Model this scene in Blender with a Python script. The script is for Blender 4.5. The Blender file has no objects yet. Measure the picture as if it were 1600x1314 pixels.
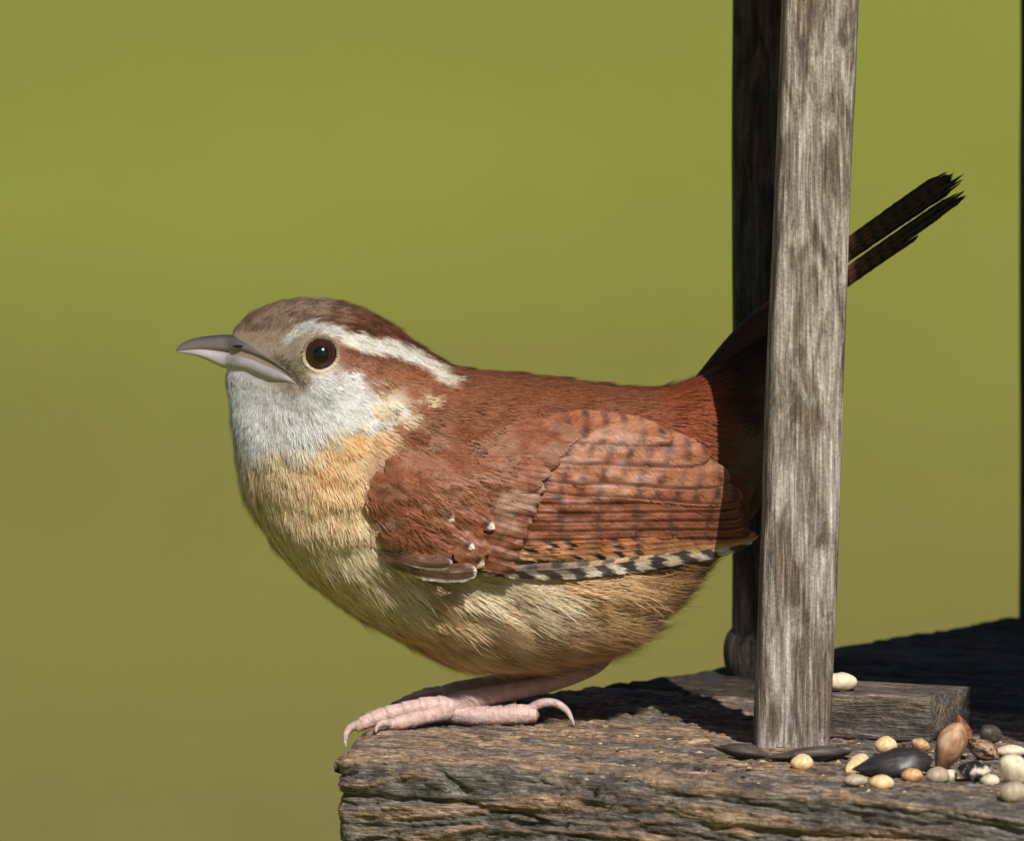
import bpy, math, random
import numpy as np
from mathutils import Vector, Matrix

# ------------------------------------------------------------------ frame of reference
# 1 unit of drawing = 0.1 mm.  The bird is about 12 cm long, the feeder stands 1.55 m up.
S = 1e-4
PHI = math.radians(6.0)                 # camera looks down by 6 degrees
DIST = 40000.0                          # 4 m to the bird
CF, SF = math.cos(PHI), math.sin(PHI)
UC, VC = 800.0, 657.0
C0 = np.array([0.0, 0.0, 1.60])         # the point the lens is aimed at
EX = np.array([1.0, 0, 0]); EF = np.array([0, CF, -SF]); EU = np.array([0, SF, CF])
SUN_AZ, SUN_EL = math.radians(18.0), math.radians(41.0)   # sun behind the camera, to its right

sc = bpy.context.scene
col = sc.collection

# ------------------------------------------------------------------ camera
cam = bpy.data.cameras.new('camera'); cam_o = bpy.data.objects.new('camera', cam); col.objects.link(cam_o)
cam.sensor_width = 36.0; cam.lens = 36.0 * DIST / 1600.0
cam_o.location = Vector(C0 - EF * DIST * S)
cam_o.rotation_euler = (math.radians(90) - PHI, 0, 0)
cam.clip_start = 0.05; cam.clip_end = 2000
cam.dof.use_dof = True
cam.dof.focus_distance = (DIST - 230) * S
cam.dof.aperture_fstop = (cam.lens / 1000.0) / 0.018
sc.camera = cam_o

# ------------------------------------------------------------------ world, sun, exposure
w = bpy.data.worlds.new('World'); sc.world = w; w.use_nodes = True
nt = w.node_tree; bg = nt.nodes['Background']
sky = nt.nodes.new('ShaderNodeTexSky'); sky.sky_type = 'NISHITA'; sky.sun_disc = False
sky.sun_elevation = SUN_EL; sky.sun_rotation = math.pi - SUN_AZ
nt.links.new(sky.outputs[0], bg.inputs[0]); bg.inputs[1].default_value = 0.05
sun = bpy.data.lights.new('sun', 'SUN'); sun_o = bpy.data.objects.new('sun', sun); col.objects.link(sun_o)
sun.energy = 5.0; sun.angle = math.radians(0.5); sun.color = (1.0, 0.955, 0.88)
LDIR = np.array([-math.sin(SUN_AZ) * math.cos(SUN_EL), math.cos(SUN_AZ) * math.cos(SUN_EL), -math.sin(SUN_EL)])
sun_o.rotation_euler = Vector(LDIR).to_track_quat('-Z', 'Y').to_euler()
sun_o.location = Vector(C0 - LDIR * 3)
sc.view_settings.view_transform = 'Standard'; sc.view_settings.look = 'None'
sc.view_settings.exposure = 0.0; sc.view_settings.gamma = 1.0
sc.render.engine = 'CYCLES'
sc.cycles.use_denoising = True
sc.cycles.max_bounces = 6; sc.cycles.diffuse_bounces = 3; sc.cycles.glossy_bounces = 2
sc.cycles.transparent_max_bounces = 8; sc.cycles.caustics_reflective = False; sc.cycles.caustics_refractive = False

# ------------------------------------------------------------------ helpers
rng = np.random.default_rng(11)

def lin(c, k=1.0):
    c = np.asarray(c, float) / 255.0
    return np.where(c <= 0.04045, c / 12.92, ((c + 0.055) / 1.055) ** 2.4) * k

PERM = np.random.default_rng(5).permutation(256); PERM = np.concatenate([PERM, PERM, PERM])
TAB = np.random.default_rng(6).random(256)
def vnoise(x, y, z=None):
    x, y = np.broadcast_arrays(np.asarray(x, float), np.asarray(y, float))
    z = np.zeros_like(x) if z is None else np.broadcast_to(np.asarray(z, float), x.shape)
    xi, yi, zi = np.floor(x).astype(int), np.floor(y).astype(int), np.floor(z).astype(int)
    fx, fy, fz = x - xi, y - yi, z - zi
    fx, fy, fz = [f * f * (3 - 2 * f) for f in (fx, fy, fz)]
    out = 0
    for a in (0, 1):
        for b in (0, 1):
            for c in (0, 1):
                h = PERM[PERM[PERM[(xi + a) & 255] + ((yi + b) & 255)] + ((zi + c) & 255)]
                out = out + TAB[h] * (fx if a else 1 - fx) * (fy if b else 1 - fy) * (fz if c else 1 - fz)
    return out                                   # 0..1
def fbm(x, y, z=None, o=4, g=0.5):
    s = 0; a = 1.0; t = 0
    for i in range(o):
        k = 2.03 ** i
        s = s + a * vnoise(np.asarray(x) * k + 17 * i, np.asarray(y) * k + 31 * i, None if z is None else np.asarray(z) * k)
        t += a; a *= g
    return s / t
def sstep(a, b, x):
    t = np.clip((np.asarray(x, float) - a) / (b - a), 0, 1); return t * t * (3 - 2 * t)

def mesh_obj(name, V, faces, mat, parent=None, cols=None, uvs=None, smooth=True, attrs=None, loc=None):
    """V: (n,3) in drawing units; faces: int array (m,3|4) or list of such arrays."""
    me = bpy.data.meshes.new(name)
    V = np.asarray(V, np.float64) * S
    fl = faces if isinstance(faces, list) else [faces]
    fl = [np.asarray(f, np.int64) for f in fl if len(f)]
    me.vertices.add(len(V)); me.vertices.foreach_set('co', V.astype(np.float32).ravel())
    nl = sum(f.size for f in fl); nf = sum(len(f) for f in fl)
    me.loops.add(nl); me.polygons.add(nf)
    idx = np.concatenate([f.ravel() for f in fl]).astype(np.int32)
    tot = np.concatenate([np.full(len(f), f.shape[1]) for f in fl]).astype(np.int32)
    me.loops.foreach_set('vertex_index', idx)
    me.polygons.foreach_set('loop_start', np.concatenate([[0], np.cumsum(tot)[:-1]]).astype(np.int32))
    try: me.polygons.foreach_set('loop_total', tot)
    except Exception: pass
    me.polygons.foreach_set('use_smooth', np.full(nf, smooth))
    if cols is not None:
        a = me.attributes.new('Col', 'FLOAT_COLOR', 'POINT')
        c4 = np.ones((len(V), 4), np.float32); c4[:, :3] = cols
        a.data.foreach_set('color', c4.ravel())
    if uvs is not None:
        l = me.uv_layers.new(name='UVMap'); l.data.foreach_set('uv', np.asarray(uvs, np.float32)[idx].ravel())
    for k, v in (attrs or {}).items():
        a = me.attributes.new(k, 'FLOAT', 'POINT'); a.data.foreach_set('value', np.asarray(v, np.float32))
    me.update(calc_edges=True); me.validate()
    me.materials.append(mat)
    o = bpy.data.objects.new(name, me); col.objects.link(o)
    if parent is not None: o.parent = parent
    if loc is not None: o.location = loc
    return o

def empty(name, loc, rot=(0, 0, 0)):
    o = bpy.data.objects.new(name, None); col.objects.link(o); o.location = loc; o.rotation_euler = rot
    o.empty_display_size = 0.01
    return o
def tag(o, label, cat=None, group=None, kind=None):
    if label: o['label'] = label
    if cat: o['category'] = cat
    if group: o['group'] = group
    if kind: o['kind'] = kind
    return o

def grid_faces(n, m, wrap=False):
    """quads of an n x m vertex grid (row-major); wrap closes the second axis"""
    i = np.arange(n - 1)[:, None]; j = np.arange(m if wrap else m - 1)[None, :]
    j2 = (j + 1) % m
    return np.stack([i * m + j, i * m + j2, (i + 1) * m + j2, (i + 1) * m + j], -1).reshape(-1, 4)

def catmull(P, n):
    P = np.asarray(P, float); k = len(P)
    t = np.linspace(0, k - 1, n); i = np.clip(t.astype(int), 0, k - 2); f = (t - i)[:, None]
    p0 = P[np.clip(i - 1, 0, k - 1)]; p1 = P[i]; p2 = P[i + 1]; p3 = P[np.clip(i + 2, 0, k - 1)]
    return 0.5 * (2 * p1 + (p2 - p0) * f + (2 * p0 - 5 * p1 + 4 * p2 - p3) * f ** 2 + (3 * p1 - p0 - 3 * p2 + p3) * f ** 3)

def tube(P, R, n=40, m=14, rmod=None, flat=1.0, up=(0, 0, 1)):
    """swept tube with radii R along points P; rmod(s, ang) scales the radius; closed ends"""
    Q = catmull(np.column_stack([P, R]), n); C = Q[:, :3]; r = np.maximum(Q[:, 3], 0.2)
    T = np.gradient(C, axis=0); T /= np.linalg.norm(T, axis=1)[:, None]
    U = np.asarray(up, float)[None, :] - T * (T @ np.asarray(up, float))[:, None]
    U /= np.linalg.norm(U, axis=1)[:, None] + 1e-9
    B = np.cross(T, U)
    a = np.linspace(0, 2 * np.pi, m, endpoint=False); s = np.linspace(0, 1, n)
    rr = r[:, None] * (rmod(s[:, None], a[None, :]) if rmod else 1.0) * np.ones((n, m))
    V = C[:, None, :] + rr[..., None] * (np.cos(a)[None, :, None] * U[:, None, :] + flat * np.sin(a)[None, :, None] * B[:, None, :])
    V = V.reshape(-1, 3)
    F = grid_faces(n, m, True)
    V = np.vstack([V, C[0] - T[0] * r[0] * .5, C[-1] + T[-1] * r[-1] * .5])
    j = np.arange(m); j2 = (j + 1) % m
    cap = np.vstack([np.column_stack([j2, j, np.full(m, n * m)]), np.column_stack([(n - 1) * m + j, (n - 1) * m + j2, np.full(m, n * m + 1)])])
    return V, [F, cap], np.concatenate([np.repeat(s, m), [0, 1]])

def in_poly(u, v, poly):
    poly = np.asarray(poly, float); inside = np.zeros(np.shape(u), bool); k = len(poly); j = k - 1
    for i in range(k):
        xi, yi = poly[i]; xj, yj = poly[j]
        c = ((yi > v) != (yj > v)) & (u < (xj - xi) * (v - yi) / (yj - yi + 1e-12) + xi)
        inside ^= c; j = i
    return inside
def poly_dist(u, v, poly, closed=True):
    poly = np.asarray(poly, float); d = np.full(np.shape(u), 1e9)
    for i in range(len(poly) if closed else len(poly) - 1):
        a = poly[i]; b = poly[(i + 1) % len(poly)]; ab = b - a
        t = np.clip(((u - a[0]) * ab[0] + (v - a[1]) * ab[1]) / (ab @ ab + 1e-9), 0, 1)
        d = np.minimum(d, np.hypot(u - a[0] - t * ab[0], v - a[1] - t * ab[1]))
    return d
def sdist(u, v, poly):
    """positive inside"""
    return np.where(in_poly(u, v, poly), 1, -1) * poly_dist(u, v, poly)

# ------------------------------------------------------------------ materials
class NT:
    def __init__(s, name):
        s.m = bpy.data.materials.new(name); s.m.use_nodes = True; s.t = s.m.node_tree
        s.b = s.t.nodes['Principled BSDF']
    def n(s, kind, **kw):
        x = s.t.nodes.new(kind)
        for k, v in kw.items():
            if k.startswith('i_'):
                k = k[2:]; x.inputs[int(k) if k.isdigit() else k.replace('_', ' ')].default_value = v
            else: setattr(x, k, v)
        return x
    def l(s, a, b): s.t.links.new(a, b)
    def coords(s, scale):
        tc = s.n('ShaderNodeTexCoord'); mp = s.n('ShaderNodeMapping'); mp.inputs['Scale'].default_value = scale
        s.l(tc.outputs['Object'], mp.inputs[0]); return mp.outputs[0]
    def noise(s, vec, scale=1.0, detail=4, rough=.55, dist=0.0):
        x = s.n('ShaderNodeTexNoise'); x.inputs['Scale'].default_value = scale; x.inputs['Detail'].default_value = detail
        x.inputs['Roughness'].default_value = rough; x.inputs['Distortion'].default_value = dist
        s.l(vec, x.inputs['Vector']); return x.outputs['Fac']
    def ramp(s, fac, stops):
        r = s.n('ShaderNodeValToRGB'); e = r.color_ramp.elements
        while len(e) < len(stops): e.new(.5)
        for el, (p, c) in zip(e, stops): el.position = p; el.color = (*c, 1) if len(c) == 3 else c
        s.l(fac, r.inputs[0]); return r.outputs[0]
    def mix(s, fac, a, b, mode='MIX'):
        x = s.n('ShaderNodeMix', data_type='RGBA', blend_type=mode)
        for sock, val in ((x.inputs[0], fac), (x.inputs[6], a), (x.inputs[7], b)):
            if hasattr(val, 'is_linked'): s.l(val, sock)
            elif isinstance(val, (int, float)): sock.default_value = val
            else: sock.default_value = (*val, 1)
        return x.outputs[2]
    def bump(s, h, strength, dist):
        b = s.n('ShaderNodeBump'); b.inputs['Strength'].default_value = strength; b.inputs['Distance'].default_value = dist
        s.l(h, b.inputs['Height']); s.l(b.outputs[0], s.b.inputs['Normal'])
    def fin(s, color=None, rough=.6, spec=.3):
        if color is not None:
            if hasattr(color, 'is_linked'): s.l(color, s.b.inputs['Base Color'])
            else: s.b.inputs['Base Color'].default_value = (*color, 1)
        s.b.inputs['Roughness'].default_value = rough; s.b.inputs['Specular IOR Level'].default_value = spec
        return s.m

def mat_plumage(name, rough=.62, spec=.22, barbs=False, transl=0.0):
    t = NT(name); a = t.n('ShaderNodeAttribute', attribute_name='Col')
    c = a.outputs['Color']
    nz = t.noise(t.coords((1e4 * .35,) * 3), 1.0, 3)
    c = t.mix(.35, c, t.ramp(nz, [(.3, (.55, .55, .55)), (.7, (1.35, 1.35, 1.35))]), 'MULTIPLY')
    if barbs:                                         # fine barbs running out from each shaft
        uv = t.n('ShaderNodeUVMap'); sep = t.n('ShaderNodeSeparateXYZ'); t.l(uv.outputs[0], sep.inputs[0])
        ab = t.n('ShaderNodeMath', operation='ABSOLUTE'); t.l(sep.outputs[1], ab.inputs[0])
        sb = t.n('ShaderNodeMath', operation='MULTIPLY_ADD', i_1=-0.9); t.l(ab.outputs[0], sb.inputs[0]); t.l(sep.outputs[0], sb.inputs[2])
        cb = t.n('ShaderNodeCombineXYZ'); t.l(sb.outputs[0], cb.inputs[0]); mt = t.n('ShaderNodeMath', operation='MULTIPLY', i_1=.09); t.l(sep.outputs[1], mt.inputs[0]); t.l(mt.outputs[0], cb.inputs[1])
        st = t.noise(cb.outputs[0], .42, 3, .6)
        c = t.mix(.75, c, t.ramp(st, [(.32, (.62, .62, .62)), (.68, (1.4, 1.4, 1.4))]), 'MULTIPLY')
    m = t.fin(c, rough, spec)
    if transl:
        out = t.t.nodes['Material Output']; tr = t.n('ShaderNodeBsdfTranslucent'); mx = t.n('ShaderNodeMixShader')
        t.l(c, tr.inputs[0]); mx.inputs[0].default_value = transl
        t.l(t.b.outputs[0], mx.inputs[1]); t.l(tr.outputs[0], mx.inputs[2]); t.l(mx.outputs[0], out.inputs[0])
    return m
M_PLUM = mat_plumage('down_plumage', .65, .2, transl=.18)
M_VANE = mat_plumage('vane_feather', .5, .3, barbs=True)
def mat_col(name, rough, spec, bumpscale=None, bs=.3, bd=.0001, sss=0.0):
    t = NT(name); a = t.n('ShaderNodeAttribute', attribute_name='Col')
    if bumpscale: t.bump(t.noise(t.coords((1e4 * bumpscale,) * 3), 1.0, 3), bs, bd)
    if sss:
        t.b.inputs['Subsurface Weight'].default_value = sss; t.b.inputs['Subsurface Radius'].default_value = (1, .5, .4)
        t.b.inputs['Subsurface Scale'].default_value = .0006
    return t.fin(a.outputs['Color'], rough, spec)
M_BILL = mat_col('bill_horn', .42, .35, .12, .15, .0001)
M_SKIN = mat_col('leg_scales', .42, .4, .16, .8, .0003, sss=.25)
M_EYE = mat_col('eye_gloss', .5, .0)
M_EYE.node_tree.nodes['Principled BSDF'].inputs['Coat Weight'].default_value = 1.0
M_EYE.node_tree.nodes['Principled BSDF'].inputs['Coat Roughness'].default_value = 0.13

def mat_tray(name, along=0, tint=1.0):
    """weathered softwood: grey skin worn to tan along the grain, black spots of mildew.  grain runs along local axis `along`"""
    t = NT(name)
    sc_long, sc_x = 1e4 / 260, 1e4 / 20
    def g(k, kx): 
        v = [1e4 / kx] * 3; v[along] = 1e4 / k; return t.coords(tuple(v))
    att = t.n('ShaderNodeAttribute', attribute_name='ridge').outputs['Fac']
    n1 = t.noise(g(300, 26), 1, 6, .62, .6)
    n2 = t.noise(g(90, 60), 1, 5, .6, .3)
    n3 = t.noise(g(60, 5), 1, 3, .6)
    n4 = t.noise(g(16, 10), 1, 4, .7)
    grey = t.ramp(n3, [(.25, lin((60, 55, 53))), (.5, lin((112, 105, 99))), (.75, lin((158, 149, 139)))])
    tan = t.ramp(n3, [(.2, lin((92, 71, 56))), (.5, lin((158, 130, 106))), (.8, lin((210, 184, 152)))])
    sm = t.n('ShaderNodeMath', operation='ADD'); t.l(n1, sm.inputs[0])
    k = t.n('ShaderNodeMath', operation='MULTIPLY', i_1=.55); t.l(att, k.inputs[0]); t.l(k.outputs[0], sm.inputs[1])
    tcx = t.n('ShaderNodeTexCoord'); sx = t.n('ShaderNodeSeparateXYZ'); t.l(tcx.outputs['Object'], sx.inputs[0])
    wr = t.n('ShaderNodeMath', operation='MULTIPLY_ADD', i_1=-1.7, i_2=.05); t.l(sx.outputs[0], wr.inputs[0])      # worn paler towards the perch corner
    sm2 = t.n('ShaderNodeMath', operation='ADD'); t.l(sm.outputs[0], sm2.inputs[0]); t.l(wr.outputs[0], sm2.inputs[1]); sm = sm2
    c = t.mix(t.ramp(sm.outputs[0], [(.73, (0, 0, 0)), (.93, (1, 1, 1))]), grey, tan)
    c = t.mix(t.ramp(n2, [(.50, (0, 0, 0)), (.66, (.85, .85, .85))]), c, t.mix(n4, lin((46, 43, 43)), lin((96, 92, 90))))
    c = t.mix(.8, c, t.ramp(n4, [(.3, (.5, .5, .5)), (.7, (1.35, 1.35, 1.35))]), 'MULTIPLY')
    n7 = t.noise(g(34, 3.2), 1, 3, .6)
    c = t.mix(.7, c, t.ramp(n7, [(.32, (.55, .55, .55)), (.68, (1.4, 1.4, 1.4))]), 'MULTIPLY')
    n6 = t.noise(g(130, 7), 1, 5, .7, .5)
    c = t.mix(t.ramp(n6, [(.54, (0, 0, 0)), (.64, (.75, .75, .75))]), c, t.mix(n4, lin((40, 35, 33)), lin((86, 74, 66))))
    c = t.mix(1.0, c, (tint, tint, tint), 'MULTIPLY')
    ad = t.n('ShaderNodeMath', operation='ADD'); t.l(n4, ad.inputs[0]); t.l(n7, ad.inputs[1])
    t.bump(ad.outputs[0], .9, .0006)
    return t.fin(c, .8, .15)
M_TRAY = mat_tray('weathered_tray_wood')
M_TRAYD = mat_tray('shaded_tray_wood', 0, .3)  # same wood darkened for the rear boards, shade put into its colour

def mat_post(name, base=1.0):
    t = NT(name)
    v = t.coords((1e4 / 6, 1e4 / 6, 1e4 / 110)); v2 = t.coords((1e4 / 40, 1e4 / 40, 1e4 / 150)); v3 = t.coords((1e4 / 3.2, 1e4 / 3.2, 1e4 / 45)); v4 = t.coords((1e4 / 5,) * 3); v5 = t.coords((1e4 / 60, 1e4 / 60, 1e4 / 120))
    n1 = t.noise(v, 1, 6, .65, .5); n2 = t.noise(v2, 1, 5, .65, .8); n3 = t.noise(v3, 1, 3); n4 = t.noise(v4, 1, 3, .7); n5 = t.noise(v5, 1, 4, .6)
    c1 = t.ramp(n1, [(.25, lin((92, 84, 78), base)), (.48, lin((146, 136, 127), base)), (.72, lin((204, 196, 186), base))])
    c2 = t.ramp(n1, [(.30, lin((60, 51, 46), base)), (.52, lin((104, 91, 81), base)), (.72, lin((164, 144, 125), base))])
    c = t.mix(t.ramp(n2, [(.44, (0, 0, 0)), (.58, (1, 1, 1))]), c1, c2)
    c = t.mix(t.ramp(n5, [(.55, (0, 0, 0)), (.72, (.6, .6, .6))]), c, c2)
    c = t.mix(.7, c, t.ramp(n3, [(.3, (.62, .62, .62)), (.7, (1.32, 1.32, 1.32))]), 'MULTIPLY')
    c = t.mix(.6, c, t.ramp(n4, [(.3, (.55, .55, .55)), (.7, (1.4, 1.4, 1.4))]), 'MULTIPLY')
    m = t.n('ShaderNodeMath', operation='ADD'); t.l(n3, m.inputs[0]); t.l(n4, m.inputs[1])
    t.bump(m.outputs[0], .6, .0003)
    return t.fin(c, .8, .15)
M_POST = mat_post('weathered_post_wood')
M_POSTD = mat_post('shade_dark_post_wood', .19)  # dark post wood, deepened further as painted shade for the rear posts

def mat_ground():
    t = NT('lawn'); tc = t.n('ShaderNodeTexCoord'); mp = t.n('ShaderNodeMapping'); mp.inputs['Scale'].default_value = (.9, .28, 1); mp.inputs['Location'].default_value = (.25, 0, 0)
    t.l(tc.outputs['Object'], mp.inputs[0])
    n1 = t.noise(mp.outputs[0], 1.0, 3, .5)
    n2 = t.noise(tc.outputs['Object'], 40.0, 4, .6)
    c = t.ramp(n1, [(.28, (.21, .205, .044)), (.5, (.245, .255, .043)), (.72, (.272, .30, .053))])
    pm = t.n('ShaderNodeMapping'); pm.vector_type = 'TEXTURE'; pm.inputs['Location'].default_value = (-.5, 10.5, 0); pm.inputs['Scale'].default_value = (6, 6.5, 6)
    t.l(tc.outputs['Object'], pm.inputs[0]); gr = t.n('ShaderNodeTexGradient', gradient_type='SPHERICAL'); t.l(pm.outputs[0], gr.inputs[0])
    dry = t.ramp(gr.outputs['Fac'], [(0.0, (0, 0, 0)), (.75, (1, 1, 1))])
    c = t.mix(dry, c, (.195, .165, .052))                       # a dry patch in the grass
    c = t.mix(.5, c, t.ramp(n2, [(.3, (.5, .5, .5)), (.7, (1.5, 1.5, 1.5))]), 'MULTIPLY')
    t.bump(n2, .4, .02)
    return t.fin(c, .9, .05)
M_LAWN = mat_ground()

# ------------------------------------------------------------------ ground
gx = np.concatenate([-np.geomspace(400, 3, 26), np.linspace(-2.5, 2.5, 11), np.geomspace(3, 400, 26)])
gy = np.concatenate([-np.geomspace(400, 3, 26), np.linspace(-2.5, 30, 60), np.geomspace(32, 600, 22)])
GX, GY = np.meshgrid(gx, gy, indexing='ij')
GZ = (fbm(GX / 6, GY / 6) - .5) * .10 * sstep(.5, 4, np.hypot(GX, GY))
ground = mesh_obj('ground', np.stack([GX, GY, GZ], -1).reshape(-1, 3) / S, grid_faces(len(gx), len(gy))[:, ::-1], M_LAWN)
ground['kind'] = 'structure'
ground['label'] = 'sunlit yellow-green lawn far behind the feeder'

# ------------------------------------------------------------------ tray frame
FEET = C0 + S * ((700 - UC) * EX + (VC - 1130) * EU)       # near foot on the tray
ZT = FEET[2]
def ray_plane(u, v, z):
    d = (u - UC) * EX + (VC - v) * EU + DIST * EF
    o = C0 - EF * DIST * S
    t = (z - o[2]) / d[2]
    return o + d * t
def tray(u, v, h=0.0):
    """point on the tray (h drawing units above its top) seen at picture position u, v -> world"""
    return ray_plane(u, v, ZT + h * S)
A = tray(519, 1180); Bp = tray(1590, 1258)
ang = math.atan2(Bp[1] - A[1], Bp[0] - A[0])
ea = np.array([math.cos(ang), math.sin(ang), 0]); eb = np.array([-math.sin(ang), math.cos(ang), 0])
def tl(p):                                                  # world -> tray frame (length, across) in drawing units
    q = (np.asarray(p) - A) / S
    return q @ ea, q @ eb
LB = [tl(A), tl(tray(592, 1108)), tl(tray(870, 1078)), tl(tray(1150, 1034)), tl(tray(1590, 956))]
LB = [(l, c) for l, c in LB] + [(LB[-1][0] + 60, LB[-1][1] + 900)]
def left_end(c): return np.interp(c, [p[1] for p in LB], [p[0] for p in LB])
print('tray angle', math.degrees(ang), 'left boundary', LB)

feeder = empty('bird_feeder', (A + ea * .09 + eb * .13) * np.array([1, 1, 0]))
tag(feeder, 'weathered wooden platform bird feeder with grey posts and a thick cracked tray', 'bird feeder')
FL = np.array(feeder.location)

def board(name, c0, c1, l1, thick, step_l, step_c, amp, seed, drop=0.0, mat=None):
    """one weathered board of the tray with its grain in real relief; local x runs along the board"""
    r = 16.0
    # profile around the section: back edge of the top -> front edge -> down the front -> bottom -> back
    top = np.concatenate([np.arange(c1 - r, c0 + 520, -step_c * 2.6), np.arange(min(c1 - r, c0 + 519), c0 + r, -step_c)]); a1 = np.linspace(0, math.pi / 2, 6)
    prof = [(c1, -thick * .5), (c1, -r)] + [(c1 - r + r * math.cos(x), -r + r * math.sin(x)) for x in np.linspace(0, math.pi / 2, 5)][:-1]
    prof += [(x, 0.0) for x in top]
    prof += [(c0 + r - r * math.sin(x), -r + r * math.cos(x)) for x in a1]
    prof += [(c0, -z) for z in np.arange(r + step_c, thick - r, step_c)] + [(c0 + 4, -thick), (c1 - 4, -thick)]
    prof = np.array(prof); n = len(prof)
    dp = np.diff(np.vstack([prof, prof[:1]]), axis=0)
    arc = np.concatenate([[0], np.cumsum(np.hypot(np.diff(prof[:, 0]), np.diff(prof[:, 1])))])
    tang = np.roll(prof, -1, 0) - np.roll(prof, 1, 0); nrm = np.column_stack([-tang[:, 1], tang[:, 0]])
    nrm /= np.linalg.norm(nrm, axis=1)[:, None]
    cen = np.array([(c0 + c1) / 2, -thick / 2]); sgn = np.sign(np.sum(nrm * (prof - cen), axis=1)); nrm *= np.where(sgn == 0, 1, sgn)[:, None]
    ll = np.concatenate([[0, .3, .8], np.arange(1.6, l1 + 320, step_l)]); m = len(ll)
    L0 = left_end(prof[:, 0])                                   # where each profile line starts
    L0 = L0 + (fbm(prof[:, 0] / 160, 0 * prof[:, 1], seed) - .5) * 16
    L = L0[None, :] + (ll[:, None] / (l1 + 320)) * (l1 - L0)[None, :]
    AR = np.broadcast_to(arc[None, :], L.shape)
    wob = (fbm(L / 420, AR / 130, seed) - .5) * 150
    g1 = fbm(L / 380, (AR + wob) / 17, seed + 3, o=3)
    g2 = fbm(L / 120, (AR + wob) / 6.5, seed + 7, o=3)
    big = fbm(L / 260, AR / 75, seed + 11, o=3)
    chip = fbm(L / 34, AR / 20, seed + 19, o=4)
    front = sstep(0, 40, np.broadcast_to((-prof[:, 1])[None, :], L.shape)) * np.broadcast_to((prof[:, 0] < c0 + 1)[None, :], L.shape)
    crack = np.exp(-((fbm(L / 520, (AR + wob * .6) / 60, seed + 23, o=2) - .5) / .012) ** 2)
    # a long split under the front arris, as old boards open along a ring
    zz = -np.broadcast_to(prof[:, 1][None, :], L.shape)
    zc = 56 + 26 * (fbm(L / 170, 0 * L, seed + 29) - .5) + L * .012
    split = front * np.exp(-((zz - zc) / 5.0) ** 2) * sstep(.35, .5, fbm(L / 260, 0 * L + 3, seed + 31))
    H = (g1 - .5) * 15 + (g2 - .5) * 12 + (big - .5) * 9 + (chip - .5) * 9 * (1 + .4 * front) - crack * 5 - split * 10
    cr2 = np.exp(-((fbm(L / 240, (AR + wob) / 15, seed + 41, o=2) - .5) / .022) ** 2) * sstep(.4, .6, fbm(L / 150, AR / 40, seed + 43, o=2))
    spl = np.abs(fbm(L / 60, (AR + wob) / 7, seed + 47, o=3) - .5) * 2
    H = H - cr2 * 5 - spl * 7
    H = H * amp
    H = np.where(np.broadcast_to((prof[:, 1] > -thick * .98)[None, :], L.shape), H, 0)
    Hn = H
    endr = (1 - np.sqrt(np.clip(1 - np.clip(1 - ll / 40.0, 0, 1) ** 2, 0, 1)))[:, None] * 22      # worn-round end
    px = prof[None, :, 0] + nrm[None, :, 0] * (Hn - endr); pz = prof[None, :, 1] + nrm[None, :, 1] * (Hn - endr)
    V = np.stack([L, px, pz - drop], -1).reshape(-1, 3)
    F = grid_faces(m, n, True)
    # end caps
    V = np.vstack([V, [L[0].mean(), cen[0], cen[1] - drop], [L[-1].mean(), cen[0], cen[1] - drop]])
    j = np.arange(n); j2 = (j + 1) % n
    cap = np.vstack([np.column_stack([j, j2, np.full(n, m * n)]), np.column_stack([(m - 1) * n + j2, (m - 1) * n + j, np.full(n, m * n + 1)])])
    ridge = np.concatenate([((g1 - .5) * 1.6 + (g2 - .5) * .8 + .5).ravel(), [.5, .5]])
    o = mesh_obj(name, V, [F, cap], mat or M_TRAY, feeder, attrs={'ridge': ridge})
    o.location = Vector(A - FL); o.rotation_euler = (0, 0, ang)
    return o

LEN = 2100
front_board = board('tray_board', -3, 1020, LEN, 300, 3.6, 2.7, 1.0, 2)
front_board['label'] = 'split and worn front board of the tray, tan along its grain'
board('tray_board', 1026, 1760, LEN, 300, 14, 12, .6, 5, mat=M_TRAYD)
board('tray_board', 1766, 2420, LEN, 300, 14, 12, .6, 9, mat=M_TRAYD)

def tray_h(x, y):
    return 0.0

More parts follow.
